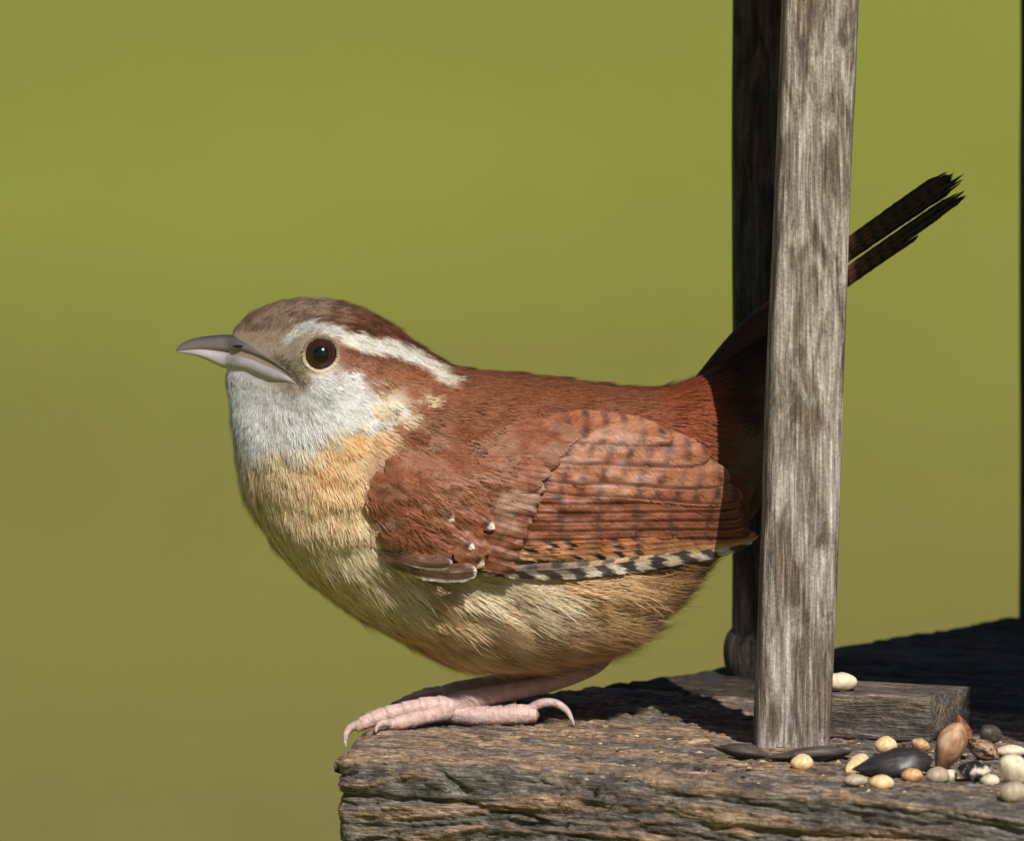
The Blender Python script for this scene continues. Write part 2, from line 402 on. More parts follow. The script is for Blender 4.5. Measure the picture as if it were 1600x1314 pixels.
def bar(name, p_world, size, mat, parent, rot, r=8, res=10, amp=3.0, seed=0, taper=0.0, lean=(0, 0), ridge_axis=2):
    """rounded wooden bar: section size[0] x size[1], length size[2] up from p_world, leaning by `lean` per unit"""
    sx, sy, h = size
    per = []
    for cx, cy, a0 in ((sx / 2 - r, sy / 2 - r, 0), (-sx / 2 + r, sy / 2 - r, 90), (-sx / 2 + r, -sy / 2 + r, 180), (sx / 2 - r, -sy / 2 + r, 270)):
        for k in range(5):
            a = math.radians(a0 + k * 22.5); per.append((cx + r * math.cos(a), cy + r * math.sin(a)))
    per = np.array(per + per[:1])
    d = np.hypot(*np.diff(per, axis=0).T); s = np.concatenate([[0], np.cumsum(d)])
    n = max(24, int(s[-1] / res)); q = np.linspace(0, s[-1], n, endpoint=False)
    ring = np.column_stack([np.interp(q, s, per[:, 0]), np.interp(q, s, per[:, 1])])
    z = np.linspace(0, h, max(3, int(h / (res * 1.6)))); m = len(z)
    nr = ring / np.maximum(np.abs(ring) / np.array([sx / 2, sy / 2]), 1e-3).max(1)[:, None]; nr = ring / np.linalg.norm(ring, axis=1)[:, None]
    Q, Z = np.meshgrid(q, z); 
    H = ((fbm(Q / 11, Z / 260, seed, o=3) - .5) * 1.6 + (fbm(Q / 60, Z / 300, seed + 4, o=2) - .5) * 2.2) * amp
    X = ring[None, :, 0] + nr[None, :, 0] * H + lean[0] * Z; Y = ring[None, :, 1] + nr[None, :, 1] * H + lean[1] * Z
    V = np.stack([X, Y, Z], -1).reshape(-1, 3)
    V = np.vstack([V, [0, 0, 0], [lean[0] * h, lean[1] * h, h]])
    j = np.arange(n); j2 = (j + 1) % n
    cap = np.vstack([np.column_stack([j2, j, np.full(n, m * n)]), np.column_stack([(m - 1) * n + j, (m - 1) * n + j2, np.full(n, m * n + 1)])])
    o = mesh_obj(name, V, [grid_faces(m, n, True), cap], mat, parent)
    o.location = Vector(np.asarray(p_world) - FL); o.rotation_euler = rot
    return o

ROOF_H = 2520.0
# near post, weathered silver, leaning a little
pb = tray(1236, 1166) - np.array([0, 0, 12 * S])
near_post = bar('post', pb, (115, 96, ROOF_H + 40), M_POST, feeder, (0, 0, math.radians(4)), r=16, res=3.4, amp=2.2, seed=3, lean=(.0375, 0))
near_post['label'] = 'silver-grey weathered post standing in the sun'
# post behind it, dark
pb2 = tray(1193, 1052) - np.array([0, 0, 12 * S])
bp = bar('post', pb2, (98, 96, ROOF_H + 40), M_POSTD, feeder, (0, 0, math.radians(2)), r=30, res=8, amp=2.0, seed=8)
bp['label'] = 'dark shaded post behind the silver-grey one'
# foot collar of that post
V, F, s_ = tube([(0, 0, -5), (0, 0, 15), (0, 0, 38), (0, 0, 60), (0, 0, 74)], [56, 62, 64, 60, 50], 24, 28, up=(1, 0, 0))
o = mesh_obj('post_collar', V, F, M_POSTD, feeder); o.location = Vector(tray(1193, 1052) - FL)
# far post at the right, dark
pb3 = tray(1640, 965) - np.array([0, 0, 12 * S])
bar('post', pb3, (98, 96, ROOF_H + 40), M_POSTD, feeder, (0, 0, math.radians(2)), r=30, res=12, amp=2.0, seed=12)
# fourth post, beyond the frame
pb4 = A + (ea * 1900 + eb * 1100) * S - np.array([0, 0, 12 * S])
bar('post', pb4, (110, 96, ROOF_H + 40), M_POSTD, feeder, (0, 0, math.radians(2)), r=20, res=14, amp=2.0, seed=14)
# low cleat behind the near post
cl = [tl(tray(1070, 1141)), tl(tray(1466, 1162))]
def cleat():
    p0 = tray(1196, 1148); p1 = tray(1452, 1161)
    d = p1 - p0; Lc = np.linalg.norm(d) / S; a = math.atan2(d[1], d[0])
    nb = np.array([-math.sin(a), math.cos(a), 0])
    o = bar('cleat', p0 + nb * 85 * S + np.array([0, 0, 36 * S]), (74, 170, Lc), M_TRAY, feeder, (0, 0, 0), r=9, res=4.5, amp=3.2, seed=21)
    # bar runs along its local z; lay it down along d
    zax = Vector(d).normalized(); xax = Vector((0, 0, 1)); yax = zax.cross(xax)
    o.rotation_euler = Matrix((xax, yax, zax)).transposed().to_euler()
    me = o.data; at = me.attributes.new('ridge', 'FLOAT', 'POINT')
    at.data.foreach_set('value', np.full(len(me.vertices), .38, np.float32))
    return o
M_CLEAT = mat_tray('weathered_cleat_wood', 2, .8)
c_o = cleat(); c_o.data.materials[0] = M_CLEAT

# roof: three boards high above the tray; its shade falls across the back of the tray and the bird's tail
q1 = tray(1462, 1128); q2 = tray(1122, 1046)
hz = LDIR[:2] / -LDIR[2] * ROOF_H * S
e1 = q1[:2] - hz; e2 = q2[:2] - hz
ed = (e2 - e1) / np.linalg.norm(e2 - e1); en = np.array([ed[1], -ed[0]])      # along the eave, and inwards (to the right)
if en[0] < 0: en = -en
roof_o = e1 - ed * .05
for k in range(3):
    wid = 1150.0
    c = roof_o + en * (k * (wid + 5) + wid / 2) * S
    o = bar('roof_board', (c[0], c[1], ZT + (ROOF_H + 60) * S), (120, wid, 3600), M_POSTD, feeder, (0, 0, 0), r=12, res=60, amp=2, seed=30 + k)
    zax = Vector((ed[0], ed[1], 0)); xax = Vector((0, 0, 1)); yax = zax.cross(xax)
    o.rotation_euler = Matrix((xax, yax, zax)).transposed().to_euler()
# pole that carries the tray
pc = A + (ea * 900 + eb * 1300) * S
bar('support_pole', (pc[0], pc[1], -.05), (420, 420, (ZT - 295 * S + .05) / S), M_POST, feeder, (0, 0, ang), r=40, res=60, amp=2, seed=41)

# ------------------------------------------------------------------ the wren
# bird frame: x right, y away from the camera, z up in the picture; origin at the near foot
wren = empty('wren', FEET, (-PHI, 0, 0))
tag(wren, 'small rufous-brown bird with white eyebrow stripe and buff belly perched on the tray corner', 'bird')
def BV(u, v, y):
    u, v, y = np.broadcast_arrays(np.asarray(u, float), np.asarray(v, float), np.asarray(y, float))
    return np.stack([u - 700.0, y, 1130.0 - v], -1)

WING = [(566, 770), (575, 722), (605, 692), (690, 700), (780, 668), (880, 648), (960, 652), (1050, 672), (1120, 704), (1185, 760), (1187, 842), (1125, 846), (1060, 862), (1000, 880), (920, 897), (840, 906), (740, 906), (660, 900), (605, 872), (580, 830)]
SIL = [(352, 535), (358, 520), (372, 502), (398, 482), (440, 468), (480, 464), (522, 467), (562, 479), (602, 499), (642, 527), (680, 552), (716, 570),
       (765, 577), (850, 585), (950, 598), (1015, 603), (1055, 597), (1092, 582), (1142, 552), (1190, 518), (1240, 486), (1262, 502), (1240, 570), (1222, 640), (1205, 730), (1180, 800),
       (1138, 844), (1088, 896), (1050, 942), (1010, 984), (968, 1014), (924, 1031), (850, 1044), (770, 1050), (716, 1045), (668, 1024),
       (610, 993), (553, 962), (503, 926), (463, 894), (429, 858), (405, 821), (383, 777), (372, 734), (364, 680), (357, 630), (351, 590)]
SIL = catmull(np.array(SIL + SIL[:1], float), 400)[:-1]
G = 4.0
gu = np.arange(330, 1290, G); gv = np.arange(446, 1086, G)
GU, GV = np.meshgrid(gu, gv, indexing='ij')
ins = in_poly(GU, GV, SIL)
phi = np.zeros(GU.shape)
# inflate the side outline: laplace(phi) = -1 inside, 0 outside
red = (np.add.outer(np.arange(GU.shape[0]), np.arange(GU.shape[1])) % 2 == 0) & ins
blk = ~((np.add.outer(np.arange(GU.shape[0]), np.arange(GU.shape[1])) % 2) == 0) & ins
om = 1.96
for it in range(420):
    for msk in (red, blk):
        nb = np.zeros_like(phi)
        nb[1:-1, 1:-1] = (phi[2:, 1:-1] + phi[:-2, 1:-1] + phi[1:-1, 2:] + phi[1:-1, :-2] + G * G) / 4
        phi = np.where(msk, phi + om * (nb - phi), phi)
Kf = np.full(GU.shape, 3.0)
Kf = Kf * (1 - .74 * (1 - sstep(350, 500, GU)) * (1 - sstep(600, 720, GV)))          # face tapers to the bill
Kf = Kf * (1 - .22 * np.exp(-((GU - 640) / 60) ** 2 - ((GV - 620) / 90) ** 2))       # neck
Kf = Kf * (1 + .55 * np.exp(-((GU - 520) / 80) ** 2 - ((GV - 560) / 70) ** 2))       # skull
Kf = Kf * (1 - .45 * sstep(1040, 1220, GU))
H2 = Kf * (phi - 520.0)
Hm = H2.max(); H2 = np.where(H2 > 0, .80 * Hm * (np.maximum(H2, 0) / Hm) ** .80, H2)
# plumage relief: tufts of the flank and breast
tuft = (fbm(GU / 48 - GV / 90, GV / 30 + GU / 120, o=3) - .5)
H2 = np.where(H2 > 0, H2 * (1 + .20 * tuft * sstep(700, 840, GV) * (1 - sstep(-22, 2, sdist(GU, GV, WING))) + .12 * (fbm(GU / 26, GV / 18, o=2) - .5) * sstep(590, 640, GV)), H2)
he = H2[int((503 - gu[0]) / G), int((553 - gv[0]) / G)]
soc = np.exp(-(np.hypot(GU - 503, GV - 553) / 40) ** 4)
H2 = H2 * (1 - soc) + he * soc
H2 = np.where(ins, H2, -6000.0)
def samp(Gd, u, v):
    x = np.clip((np.asarray(u, float) - gu[0]) / G, 0, len(gu) - 1.001); y = np.clip((np.asarray(v, float) - gv[0]) / G, 0, len(gv) - 1.001)
    i = x.astype(int); j = y.astype(int); fx = x - i; fy = y - j
    return (Gd[i, j] * (1 - fx) * (1 - fy) + Gd[i + 1, j] * fx * (1 - fy) + Gd[i, j + 1] * (1 - fx) * fy + Gd[i + 1, j + 1] * fx * fy)
def hw(u, v): return np.sqrt(np.maximum(samp(H2, u, v), 0))
H2u, H2v = np.gradient(H2, G)
print('h570 %.0f h600 %.0f h740 %.0f' % (hw(570, 780), hw(600, 860), hw(740, 890)))
print('half widths: eye %.0f cheek %.0f body %.0f bill %.0f gape %.0f rump %.0f breast %.0f' % (hw(503, 553), hw(540, 620), hw(800, 800), hw(391, 570), hw(470, 600), hw(1100, 650), hw(450, 780)))

# surface nets
ys = np.arange(-300, 301, 7.5)
Gs = 2; Hs = H2[::Gs, ::Gs]; us = gu[::Gs]; vs = gv[::Gs]
Fv = Hs[:, :, None] - (ys ** 2)[None, None, :]
Fv = np.maximum(Fv, -9000)
ism = Fv > 0
nx, ny, nz = Fv.shape
cnt = np.zeros((nx - 1, ny - 1, nz - 1)); acc = np.zeros((nx - 1, ny - 1, nz - 1, 3))
corners = [(a, b, c) for a in (0, 1) for b in (0, 1) for c in (0, 1)]
def sub(arr, c): return arr[c[0]:nx - 1 + c[0], c[1]:ny - 1 + c[1], c[2]:nz - 1 + c[2]]
for i1, c1 in enumerate(corners):
    for c2 in corners[i1 + 1:]:
        if sum(abs(a - b) for a, b in zip(c1, c2)) != 1: continue
        f1, f2 = sub(Fv, c1), sub(Fv, c2); cr = (f1 > 0) != (f2 > 0)
        t = np.where(cr, f1 / np.where(cr, f1 - f2, 1), 0)
        for k in range(3):
            acc[..., k] += np.where(cr, c1[k] + t * (c2[k] - c1[k]), 0)
        cnt += cr
act = cnt > 0
vid = np.full(act.shape, -1); vid[act] = np.arange(act.sum())
ai = np.argwhere(act); pos = ai + acc[act] / cnt[act][:, None]
PU = us[0] + pos[:, 0] * G * Gs; PV = vs[0] + pos[:, 1] * G * Gs; PY = ys[0] + pos[:, 2] * 7.5
quads = []
for ax in range(3):
    sl1 = [slice(1, -1)] * 3; sl1[ax] = slice(0, -1)
    a_ = ism[tuple(slice(0, -1) if k == ax else slice(None) for k in range(3))]
    b_ = ism[tuple(slice(1, None) if k == ax else slice(None) for k in range(3))]
    e = np.argwhere(a_ != b_); flip = a_[tuple(e.T)]
    o1, o2 = [k for k in range(3) if k != ax]
    ok = (e[:, o1] > 0) & (e[:, o2] > 0) & (e[:, o1] < Fv.shape[o1] - 1) & (e[:, o2] < Fv.shape[o2] - 1)
    e = e[ok]; flip = flip[ok]
    q = []
    for d1, d2 in ((0, 0), (-1, 0), (-1, -1), (0, -1)):
        c = e.copy(); c[:, o1] += d1; c[:, o2] += d2; q.append(vid[tuple(c.T)])
    q = np.stack(q, 1)
    if ax == 1: flip = ~flip
    q[flip] = q[flip][:, ::-1]
    quads.append(q)
quads = np.vstack(quads)
# (u,v,y) -> (x, y, z) flips handedness twice: v goes down and axes swap, keep orientation outward
# project vertices along y to the exact surface where it is not too steep, then smooth once
def normal_at(u, v, y):
    n = np.stack([-samp(H2u, u, v), 2 * y, samp(H2v, u, v)], -1)           # x, y, z (z = -v)
    return n / (np.linalg.norm(n, axis=-1, keepdims=True) + 1e-9)

# ---- plumage colour (pigment), from a map of the bird's markings, plus painted shade at the tail base
PAL = dict(crownf=(166, 142, 120), crown=(138, 92, 64), crownd=(112, 74, 52), lore=(180, 162, 140), cheek=(230, 228, 224), ear=(146, 92, 62), earb=(216, 192, 154),
           throat=(232, 230, 226), throat2=(226, 212, 190), buff=(232, 180, 122), buff2=(230, 194, 150), breast=(230, 200, 162), belly=(228, 196, 154), bellyl=(236, 214, 184), flank=(214, 178, 132), crownm=(150, 116, 92), vent=(160, 124, 86), nape=(142, 90, 62),
           back=(140, 86, 58), back2=(140, 84, 58), rump=(142, 76, 46), under=(120, 98, 76), tail_shade=(76, 46, 33), belly2=(228, 186, 136))  # rump end and tail base darkened: shadow painted into rufous plumage
CP = [(385, 495, 'crownf'), (420, 480, 'crownf'), (460, 480, 'crownf'), (430, 510, 'crownf'), (490, 480, 'crownf'), (400, 520, 'crownf'), (530, 478, 'crownm'), (560, 490, 'crown'), (600, 508, 'crown'), (515, 492, 'crownm'), (570, 510, 'crownd'), (640, 535, 'crownd'), (625, 520, 'crown'),
      (665, 550, 'nape'), (400, 545, 'lore'), (430, 560, 'lore'), (455, 545, 'lore'), (450, 580, 'lore'), (480, 590, 'lore'), (470, 530, 'lore'),
      (505, 595, 'cheek'), (530, 610, 'cheek'), (560, 620, 'cheek'), (545, 650, 'cheek'), (590, 640, 'earb'), (605, 620, 'earb'), (510, 640, 'cheek'), (480, 630, 'cheek'), (470, 660, 'throat'), (580, 660, 'cheek'), (560, 590, 'cheek'), (610, 650, 'earb'),
      (550, 565, 'ear'), (580, 575, 'ear'), (610, 580, 'ear'), (640, 590, 'ear'), (665, 600, 'ear'), (640, 620, 'ear'), (670, 630, 'nape'), (600, 600, 'ear'), (650, 645, 'nape'), (690, 615, 'nape'),
      (365, 600, 'throat'), (365, 640, 'throat'), (370, 680, 'throat'), (400, 620, 'throat'), (430, 650, 'throat'), (400, 690, 'throat'), (440, 690, 'throat'), (480, 685, 'throat'), (520, 670, 'cheek'),
      (370, 730, 'breast'), (400, 740, 'breast'), (430, 740, 'breast'), (470, 725, 'buff2'), (520, 700, 'buff'), (560, 690, 'buff'), (600, 680, 'buff'), (510, 720, 'buff'), (540, 705, 'buff'), (550, 765, 'buff2'), (500, 775, 'buff2'), (440, 715, 'buff2'), (370, 705, 'throat2'), (400, 715, 'throat2'), (450, 705, 'throat2'), (490, 700, 'throat2'), (530, 684, 'throat2'), (600, 655, 'cheek'), (590, 625, 'cheek'), (620, 640, 'cheek'), (500, 745, 'buff'), (545, 740, 'buff2'), (460, 770, 'breast'), (520, 800, 'breast'), (560, 800, 'breast'),
      (390, 800, 'breast'), (420, 850, 'breast'), (480, 860, 'breast'), (540, 860, 'bellyl'), (590, 880, 'bellyl'), (500, 920, 'belly'), (560, 960, 'belly'), (620, 930, 'bellyl'), (640, 1000, 'belly2'), (700, 960, 'belly'), (700, 1040, 'belly2'),
      (740, 930, 'bellyl'), (800, 925, 'bellyl'), (780, 980, 'belly'), (780, 1040, 'belly2'), (850, 940, 'bellyl'), (900, 930, 'flank'), (870, 1000, 'flank'), (880, 1045, 'belly2'), (950, 950, 'flank'), (960, 1010, 'flank'), (1020, 930, 'vent'), (1000, 990, 'flank'), (1060, 900, 'vent'), (1080, 940, 'vent'), (1130, 860, 'vent'),
      (620, 670, 'nape'), (640, 690, 'back2'), (620, 730, 'back2'), (700, 620, 'back'), (730, 600, 'back'), (800, 600, 'back'), (900, 610, 'back'), (1000, 625, 'back'), (720, 680, 'back'), (800, 660, 'back'), (1040, 630, 'rump'), (1080, 620, 'rump'), (1070, 660, 'rump'), (1100, 690, 'rump'), (1090, 590, 'rump'),
      (1160, 560, 'tail_shade'), (1200, 520, 'tail_shade'), (1140, 570, 'tail_shade'), (1150, 610, 'tail_shade'), (1160, 650, 'tail_shade'), (1150, 700, 'under'), (1160, 780, 'under'), (1200, 650, 'under'), (600, 770, 'back2'), (650, 800, 'back2'), (800, 780, 'back2'), (1000, 780, 'back2'), (700, 860, 'back2')]
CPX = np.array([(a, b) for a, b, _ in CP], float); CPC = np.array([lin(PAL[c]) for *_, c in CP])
SUPER = [(428, 548), (440, 532), (458, 514), (478, 507), (502, 506), (535, 515), (570, 523), (608, 527), (640, 540), (672, 556), (694, 572), (708, 588), (704, 604), (690, 598), (668, 582), (640, 566), (618, 556), (588, 553), (560, 548), (540, 540), (524, 527), (502, 521), (478, 524), (452, 536)]
def plum_color(u, v, r):
    """linear pigment colour at a plumage root, tail-base shade painted in"""
    uu = u + (fbm(u / 22, v / 22, o=2) - .5) * 26; vv = v + (fbm(u / 22 + 9, v / 22 + 5, o=2) - .5) * 26
    out = np.zeros((len(u), 3)); wsum = np.zeros(len(u))
    soft = 2.1 - .6 * sstep(660, 720, v)
    for (a, b), c in zip(CPX, CPC):
        wgt = 1 / ((uu - a) ** 2 + (vv - b) ** 2 + 60) ** soft
        out += wgt[:, None] * c; wsum += wgt
    out /= wsum[:, None]
    # grey ground of the cheek and chin: fine dark tips
    # white eyebrow, with the dark line above it
    jit = (fbm(u / 9, v / 6, o=2) - .5) * 13 - 1
    sd = sdist(u, v, SUPER) + jit
    above = sstep(-13, -6, sd) * (1 - sstep(-5, -1, sd)) * (v < np.interp(u, [430, 500, 570, 640, 710], [530, 510, 523, 545, 590])) * sstep(440, 520, u)
    out = out * (1 - .6 * above[:, None]) + .6 * above[:, None] * lin((62, 38, 27))
    below = sstep(-14, -6, sd) * (1 - sstep(-5, -1, sd)) * (v > np.interp(u, [430, 500, 570, 640, 710], [530, 513, 535, 555, 590])) * sstep(525, 560, u) * (1 - sstep(640, 690, u))
    out = out * (1 - .55 * below[:, None]) + .55 * below[:, None] * lin((98, 52, 30))
    m = sstep(-2, 3, sd) * (1 - .35 * sstep(.58, .7, fbm(u / 14 + 7, v / 4, o=2))) * np.clip(sstep(425, 470, u), 0, 1)
    wc = lin((242, 235, 216)); wl = lin((232, 227, 220))
    out = out * (1 - m[:, None]) + m[:, None] * np.where((u > 520)[:, None], wc, wl)
    # dark eye line: before and behind the eye
    d = poly_dist(u, v, [(430, 560), (455, 580), (478, 604)], closed=False)
    k = (np.exp(-(d / 6) ** 2) * .55)[:, None]; out = out * (1 - k) + k * lin((70, 52, 42))
    d = poly_dist(u, v, [(530, 548), (560, 553), (600, 560)], closed=False)
    k = (np.exp(-(d / 6) ** 2) * .6)[:, None]; out = out * (1 - k) + k * lin((88, 46, 26))
    # pale and dark flecks at the rear of the ear coverts and down the neck side
    fl = sstep(.60, .68, fbm(u / 11, v / 5, o=2)) * np.exp(-(poly_dist(u, v, [(600, 605), (625, 640), (600, 665), (640, 660), (690, 590)], closed=False) / 14) ** 2)
    out = out * (1 - .8 * fl[:, None]) + .8 * fl[:, None] * lin((235, 215, 180))
    fd = sstep(.62, .70, fbm(u / 10 + 40, v / 5 + 3, o=2)) * np.exp(-(poly_dist(u, v, [(585, 600), (612, 635), (595, 668)], closed=False) / 13) ** 2)
    out = out * (1 - .75 * fd[:, None]) + .75 * fd[:, None] * lin((66, 44, 34))
    # crown mottling
    cm = sstep(.52, .64, fbm(u / 16 + 3, v / 6 + 8, o=3)) * (v < 520) * (u > 370) * (u < 640) * (sd < -3)
    out = out * (1 - .45 * cm[:, None]) + .45 * cm[:, None] * lin((74, 50, 38))
    # dusky smudges on belly feathers
    bm = sstep(.60, .72, fbm(u / 40 + 13, v / 18 + 8, o=3)) * sstep(840, 900, v)
    out = out * (1 - .3 * bm[:, None]) + .3 * bm[:, None] * lin((120, 96, 66))
    return out

KB = 1.0
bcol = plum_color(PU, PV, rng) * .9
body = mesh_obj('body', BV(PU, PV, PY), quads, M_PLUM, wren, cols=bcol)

# ---- direction in which the plumage lies
FP = np.array([(372, 505, .45, -.75), (400, 485, .8, -.5), (450, 470, 1, -.15), (520, 472, 1, .12), (600, 502, .9, .45), (680, 555, .9, .45), (500, 512, 1, -.05), (600, 540, 1, .25), (395, 530, .7, -.5), (430, 550, .8, -.35), (460, 580, .8, .2), (440, 525, .85, -.45),
               (530, 620, .8, .45), (590, 580, .96, .22), (600, 640, .85, .5), (365, 590, .15, 1), (370, 650, .05, 1), (400, 650, .1, 1), (430, 620, .3, .9), (480, 680, .35, .92), (560, 680, .7, .65), (480, 620, .5, .8), (380, 770, .12, 1), (480, 780, .3, .95), (560, 780, .35, .92), (420, 860, .4, .9), (500, 880, .5, .85), (560, 930, .72, .68), (600, 880, .75, .65), (500, 950, .75, .65),
               (650, 1000, .9, .42), (700, 930, .85, .5), (720, 1040, .95, .3), (760, 980, .9, .45), (800, 950, .94, .33), (820, 1030, .93, .35), (900, 940, .97, .22), (900, 1020, .94, .36), (1000, 960, .93, .30), (1000, 1010, .9, .4), (1080, 900, .96, .2), (1060, 950, .93, .3),
               (760, 600, 1, .08), (900, 610, 1, .06), (1000, 620, 1, 0), (1060, 605, .92, -.22), (1090, 590, .85, -.5), (1060, 660, .99, .12), (1100, 690, .98, .1), (1150, 620, .8, -.55), (1150, 750, .85, -.3), (1200, 520, .75, -.65), (700, 650, .96, .25), (760, 700, .97, .22), (640, 700, .85, .5), (620, 760, .8, .6), (700, 800, .9, .4), (800, 680, .98, .15)])
def flow(u, v):
    o = np.zeros((len(u), 2)); 
    for a, b, c, d in FP:
        wgt = 1 / ((u - a) ** 2 + (v - b) ** 2 + 200) ** 1.6
        o += wgt[:, None] * np.array([c, d])
    return o / np.linalg.norm(o, axis=1)[:, None]

LP = np.array([(360, 520, 10), (400, 540, 12), (430, 560, 12), (470, 600, 11), (400, 490, 17), (480, 475, 20), (560, 490, 22), (640, 530, 24), (480, 550, 9), (530, 560, 10), (500, 515, 14), (600, 545, 18), (520, 620, 15), (590, 630, 18), (380, 600, 14), (420, 640, 20), (480, 680, 24), (370, 680, 20), (400, 760, 27), (500, 780, 30), (450, 880, 32), (560, 900, 36), (620, 1000, 34),
               (720, 930, 44), (720, 1040, 30), (850, 950, 62), (850, 1040, 44), (950, 960, 74), (1050, 920, 74), (1000, 1020, 44), (720, 590, 24), (800, 600, 26), (900, 610, 28), (1000, 620, 34), (1080, 640, 40), (1150, 600, 36), (700, 660, 28), (640, 700, 26), (1160, 750, 34)])
def flen(u, v):
    o = 0; ws = 0
    for a, b, c in LP:
        wgt = 1 / ((u - a) ** 2 + (v - b) ** 2 + 150) ** 1.8; o = o + wgt * c; ws = ws + wgt
    return o / ws

BILLP = [(335, 515), (382, 525), (394, 543), (420, 558), (446, 576), (456, 590), (440, 602), (424, 602), (406, 596), (386, 585), (346, 573)]
EYE = (503.0, 554.0)

tri = np.vstack([quads[:, [0, 1, 2]], quads[:, [0, 2, 3]]])
P3 = np.column_stack([PU, PV, PY])
ar = np.linalg.norm(np.cross(P3[tri[:, 1]] - P3[tri[:, 0]], P3[tri[:, 2]] - P3[tri[:, 0]]), axis=1) / 2
def sample_body(n, wfun=None):
    tc = P3[tri].mean(1); wt = ar * (wfun(tc[:, 0], tc[:, 1], tc[:, 2]) if wfun else 1)
    k = rng.choice(len(tri), n, p=wt / wt.sum()); r1 = np.sqrt(rng.random(n)); r2 = rng.random(n)
    T = P3[tri[k]]
    return (1 - r1)[:, None] * T[:, 0] + (r1 * (1 - r2))[:, None] * T[:, 1] + (r1 * r2)[:, None] * T[:, 2]

def ribbons(P, N, D, L, W, lift, cols, curl=0.0, rows=(0, .38, .74, 1.0), wid=(.75, 1.0, .72, .12), tipc=None):
    """flat tapering barbs: P roots, N normals, D unit tangents; returns verts, quads, colours"""
    n = len(P); Sd = np.cross(N, D); Sd /= np.linalg.norm(Sd, axis=1)[:, None] + 1e-9
    V = np.zeros((n, len(rows), 2, 3)); C = np.zeros((n, len(rows), 2, 3))
    for i, (s, wd) in enumerate(zip(rows, wid)):
        up = lift * (s - .55 * s * s) * 1.6
        c = P + D * (L * s)[:, None] + N * (L * up)[:, None] + Sd * (np.asarray(curl) * L * s * s)[:, None]
        V[:, i, 0] = c - Sd * (W * wd * .5)[:, None]; V[:, i, 1] = c + Sd * (W * wd * .5)[:, None]
        cc = cols if tipc is None else cols * (1 - s) + tipc * s
        C[:, i, :] = cc[:, None, :]
    k = len(rows)
    base = (np.arange(n) * k * 2)[:, None]
    f = [base + np.array([[2 * i, 2 * i + 1, 2 * i + 3, 2 * i + 2]]) for i in range(k - 1)]
    return V.reshape(-1, 3), np.vstack(f), C.reshape(-1, 3)

def make_plumage(nclump, nb):
    def wfun(u, v, y):
        wgt = 1 / np.maximum(flen(u, v), 8) ** 1.25
        wgt = np.where(y > 30, wgt * .35, wgt)
        return wgt
    C = sample_body(nclump, wfun)
    u, v, y = C.T
    wing_in = sdist(u, v, WING)
    keep = np.hypot(u - EYE[0], v - EYE[1]) > 30
    keep &= ~(in_poly(u, v, BILLP))
    keep &= ~((wing_in > -4) & (v > 835) & (u > 585) & (np.abs(y) > 60))
    keep &= ~((wing_in > 12) & (v > 690) & (u > 575) & (np.abs(y) > 60)) 
    keep &= ~((wing_in > 10) & (u > 860) & (np.abs(y) > 60))
    C = C[keep]; u, v, y = C.T; n = len(u)
    N = normal_at(u, v, y)
    f = flow(u, v); D = np.stack([f[:, 0], np.zeros(n), -f[:, 1]], -1)
    D += rng.normal(0, .07, (n, 3)); D -= N * np.sum(D * N, 1)[:, None]; D /= np.linalg.norm(D, axis=1)[:, None]
    L = flen(u, v) * rng.uniform(.8, 1.2, n)
    chk = ((u < 620) & (v > 570) & (v < 720)).astype(float)
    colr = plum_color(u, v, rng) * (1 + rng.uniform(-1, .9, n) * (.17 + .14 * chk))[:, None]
    belly = sstep(690, 800, v) * (1 - sstep(570, 640, u) * (1 - sstep(880, 915, v)))
    lift = np.where(belly > .5, .20, .14); lift = np.where((u < 520) & (v > 560) & (v < 720), .26, lift)
    lift = np.where((v < 700) & (u > 660), .10, lift); lift = np.where((v < 520) & (u < 660), .30, lift); lift = np.where((u < 400) & (v > 580), .42, lift)
    sp = np.clip(L * .26, 2.2, 11)
    Pc = BV(u, v, y) - N * 1.5; Sd = np.cross(N, D)
    R = lambda a: np.repeat(a, nb, 0)
    m = n * nb
    t = rng.uniform(-1, 1, m)
    lf = R(L) * (1 - .35 * t * t) * rng.uniform(.75, 1.1, m)
    P = R(Pc) + R(Sd) * (t * R(sp))[:, None] + R(D) * (R(L) * rng.uniform(-.35, .25, m))[:, None]
    Dm = R(D) + R(Sd) * (t * rng.uniform(-.10, .30, m))[:, None] + rng.normal(0, .05, (m, 3)); Dm /= np.linalg.norm(Dm, axis=1)[:, None]
    W = np.clip(R(L) * .040, .75, 1.35) * rng.uniform(.7, 1.25, m)
    hd = R(((v < 600) & (u < 700)).astype(float))
    cc = R(colr) * (1 + rng.uniform(-1, 1, m) * (.22 + .22 * hd))[:, None]
    return ribbons(P, R(N), Dm, lf, W, R(lift) * rng.uniform(.4, 1.5, m), cc, curl=rng.normal(0, .07, m), tipc=cc * 1.12, rows=(0, .55, 1.0), wid=(.8, 1.0, .12))
V, F, Cc = make_plumage(25000, 14)
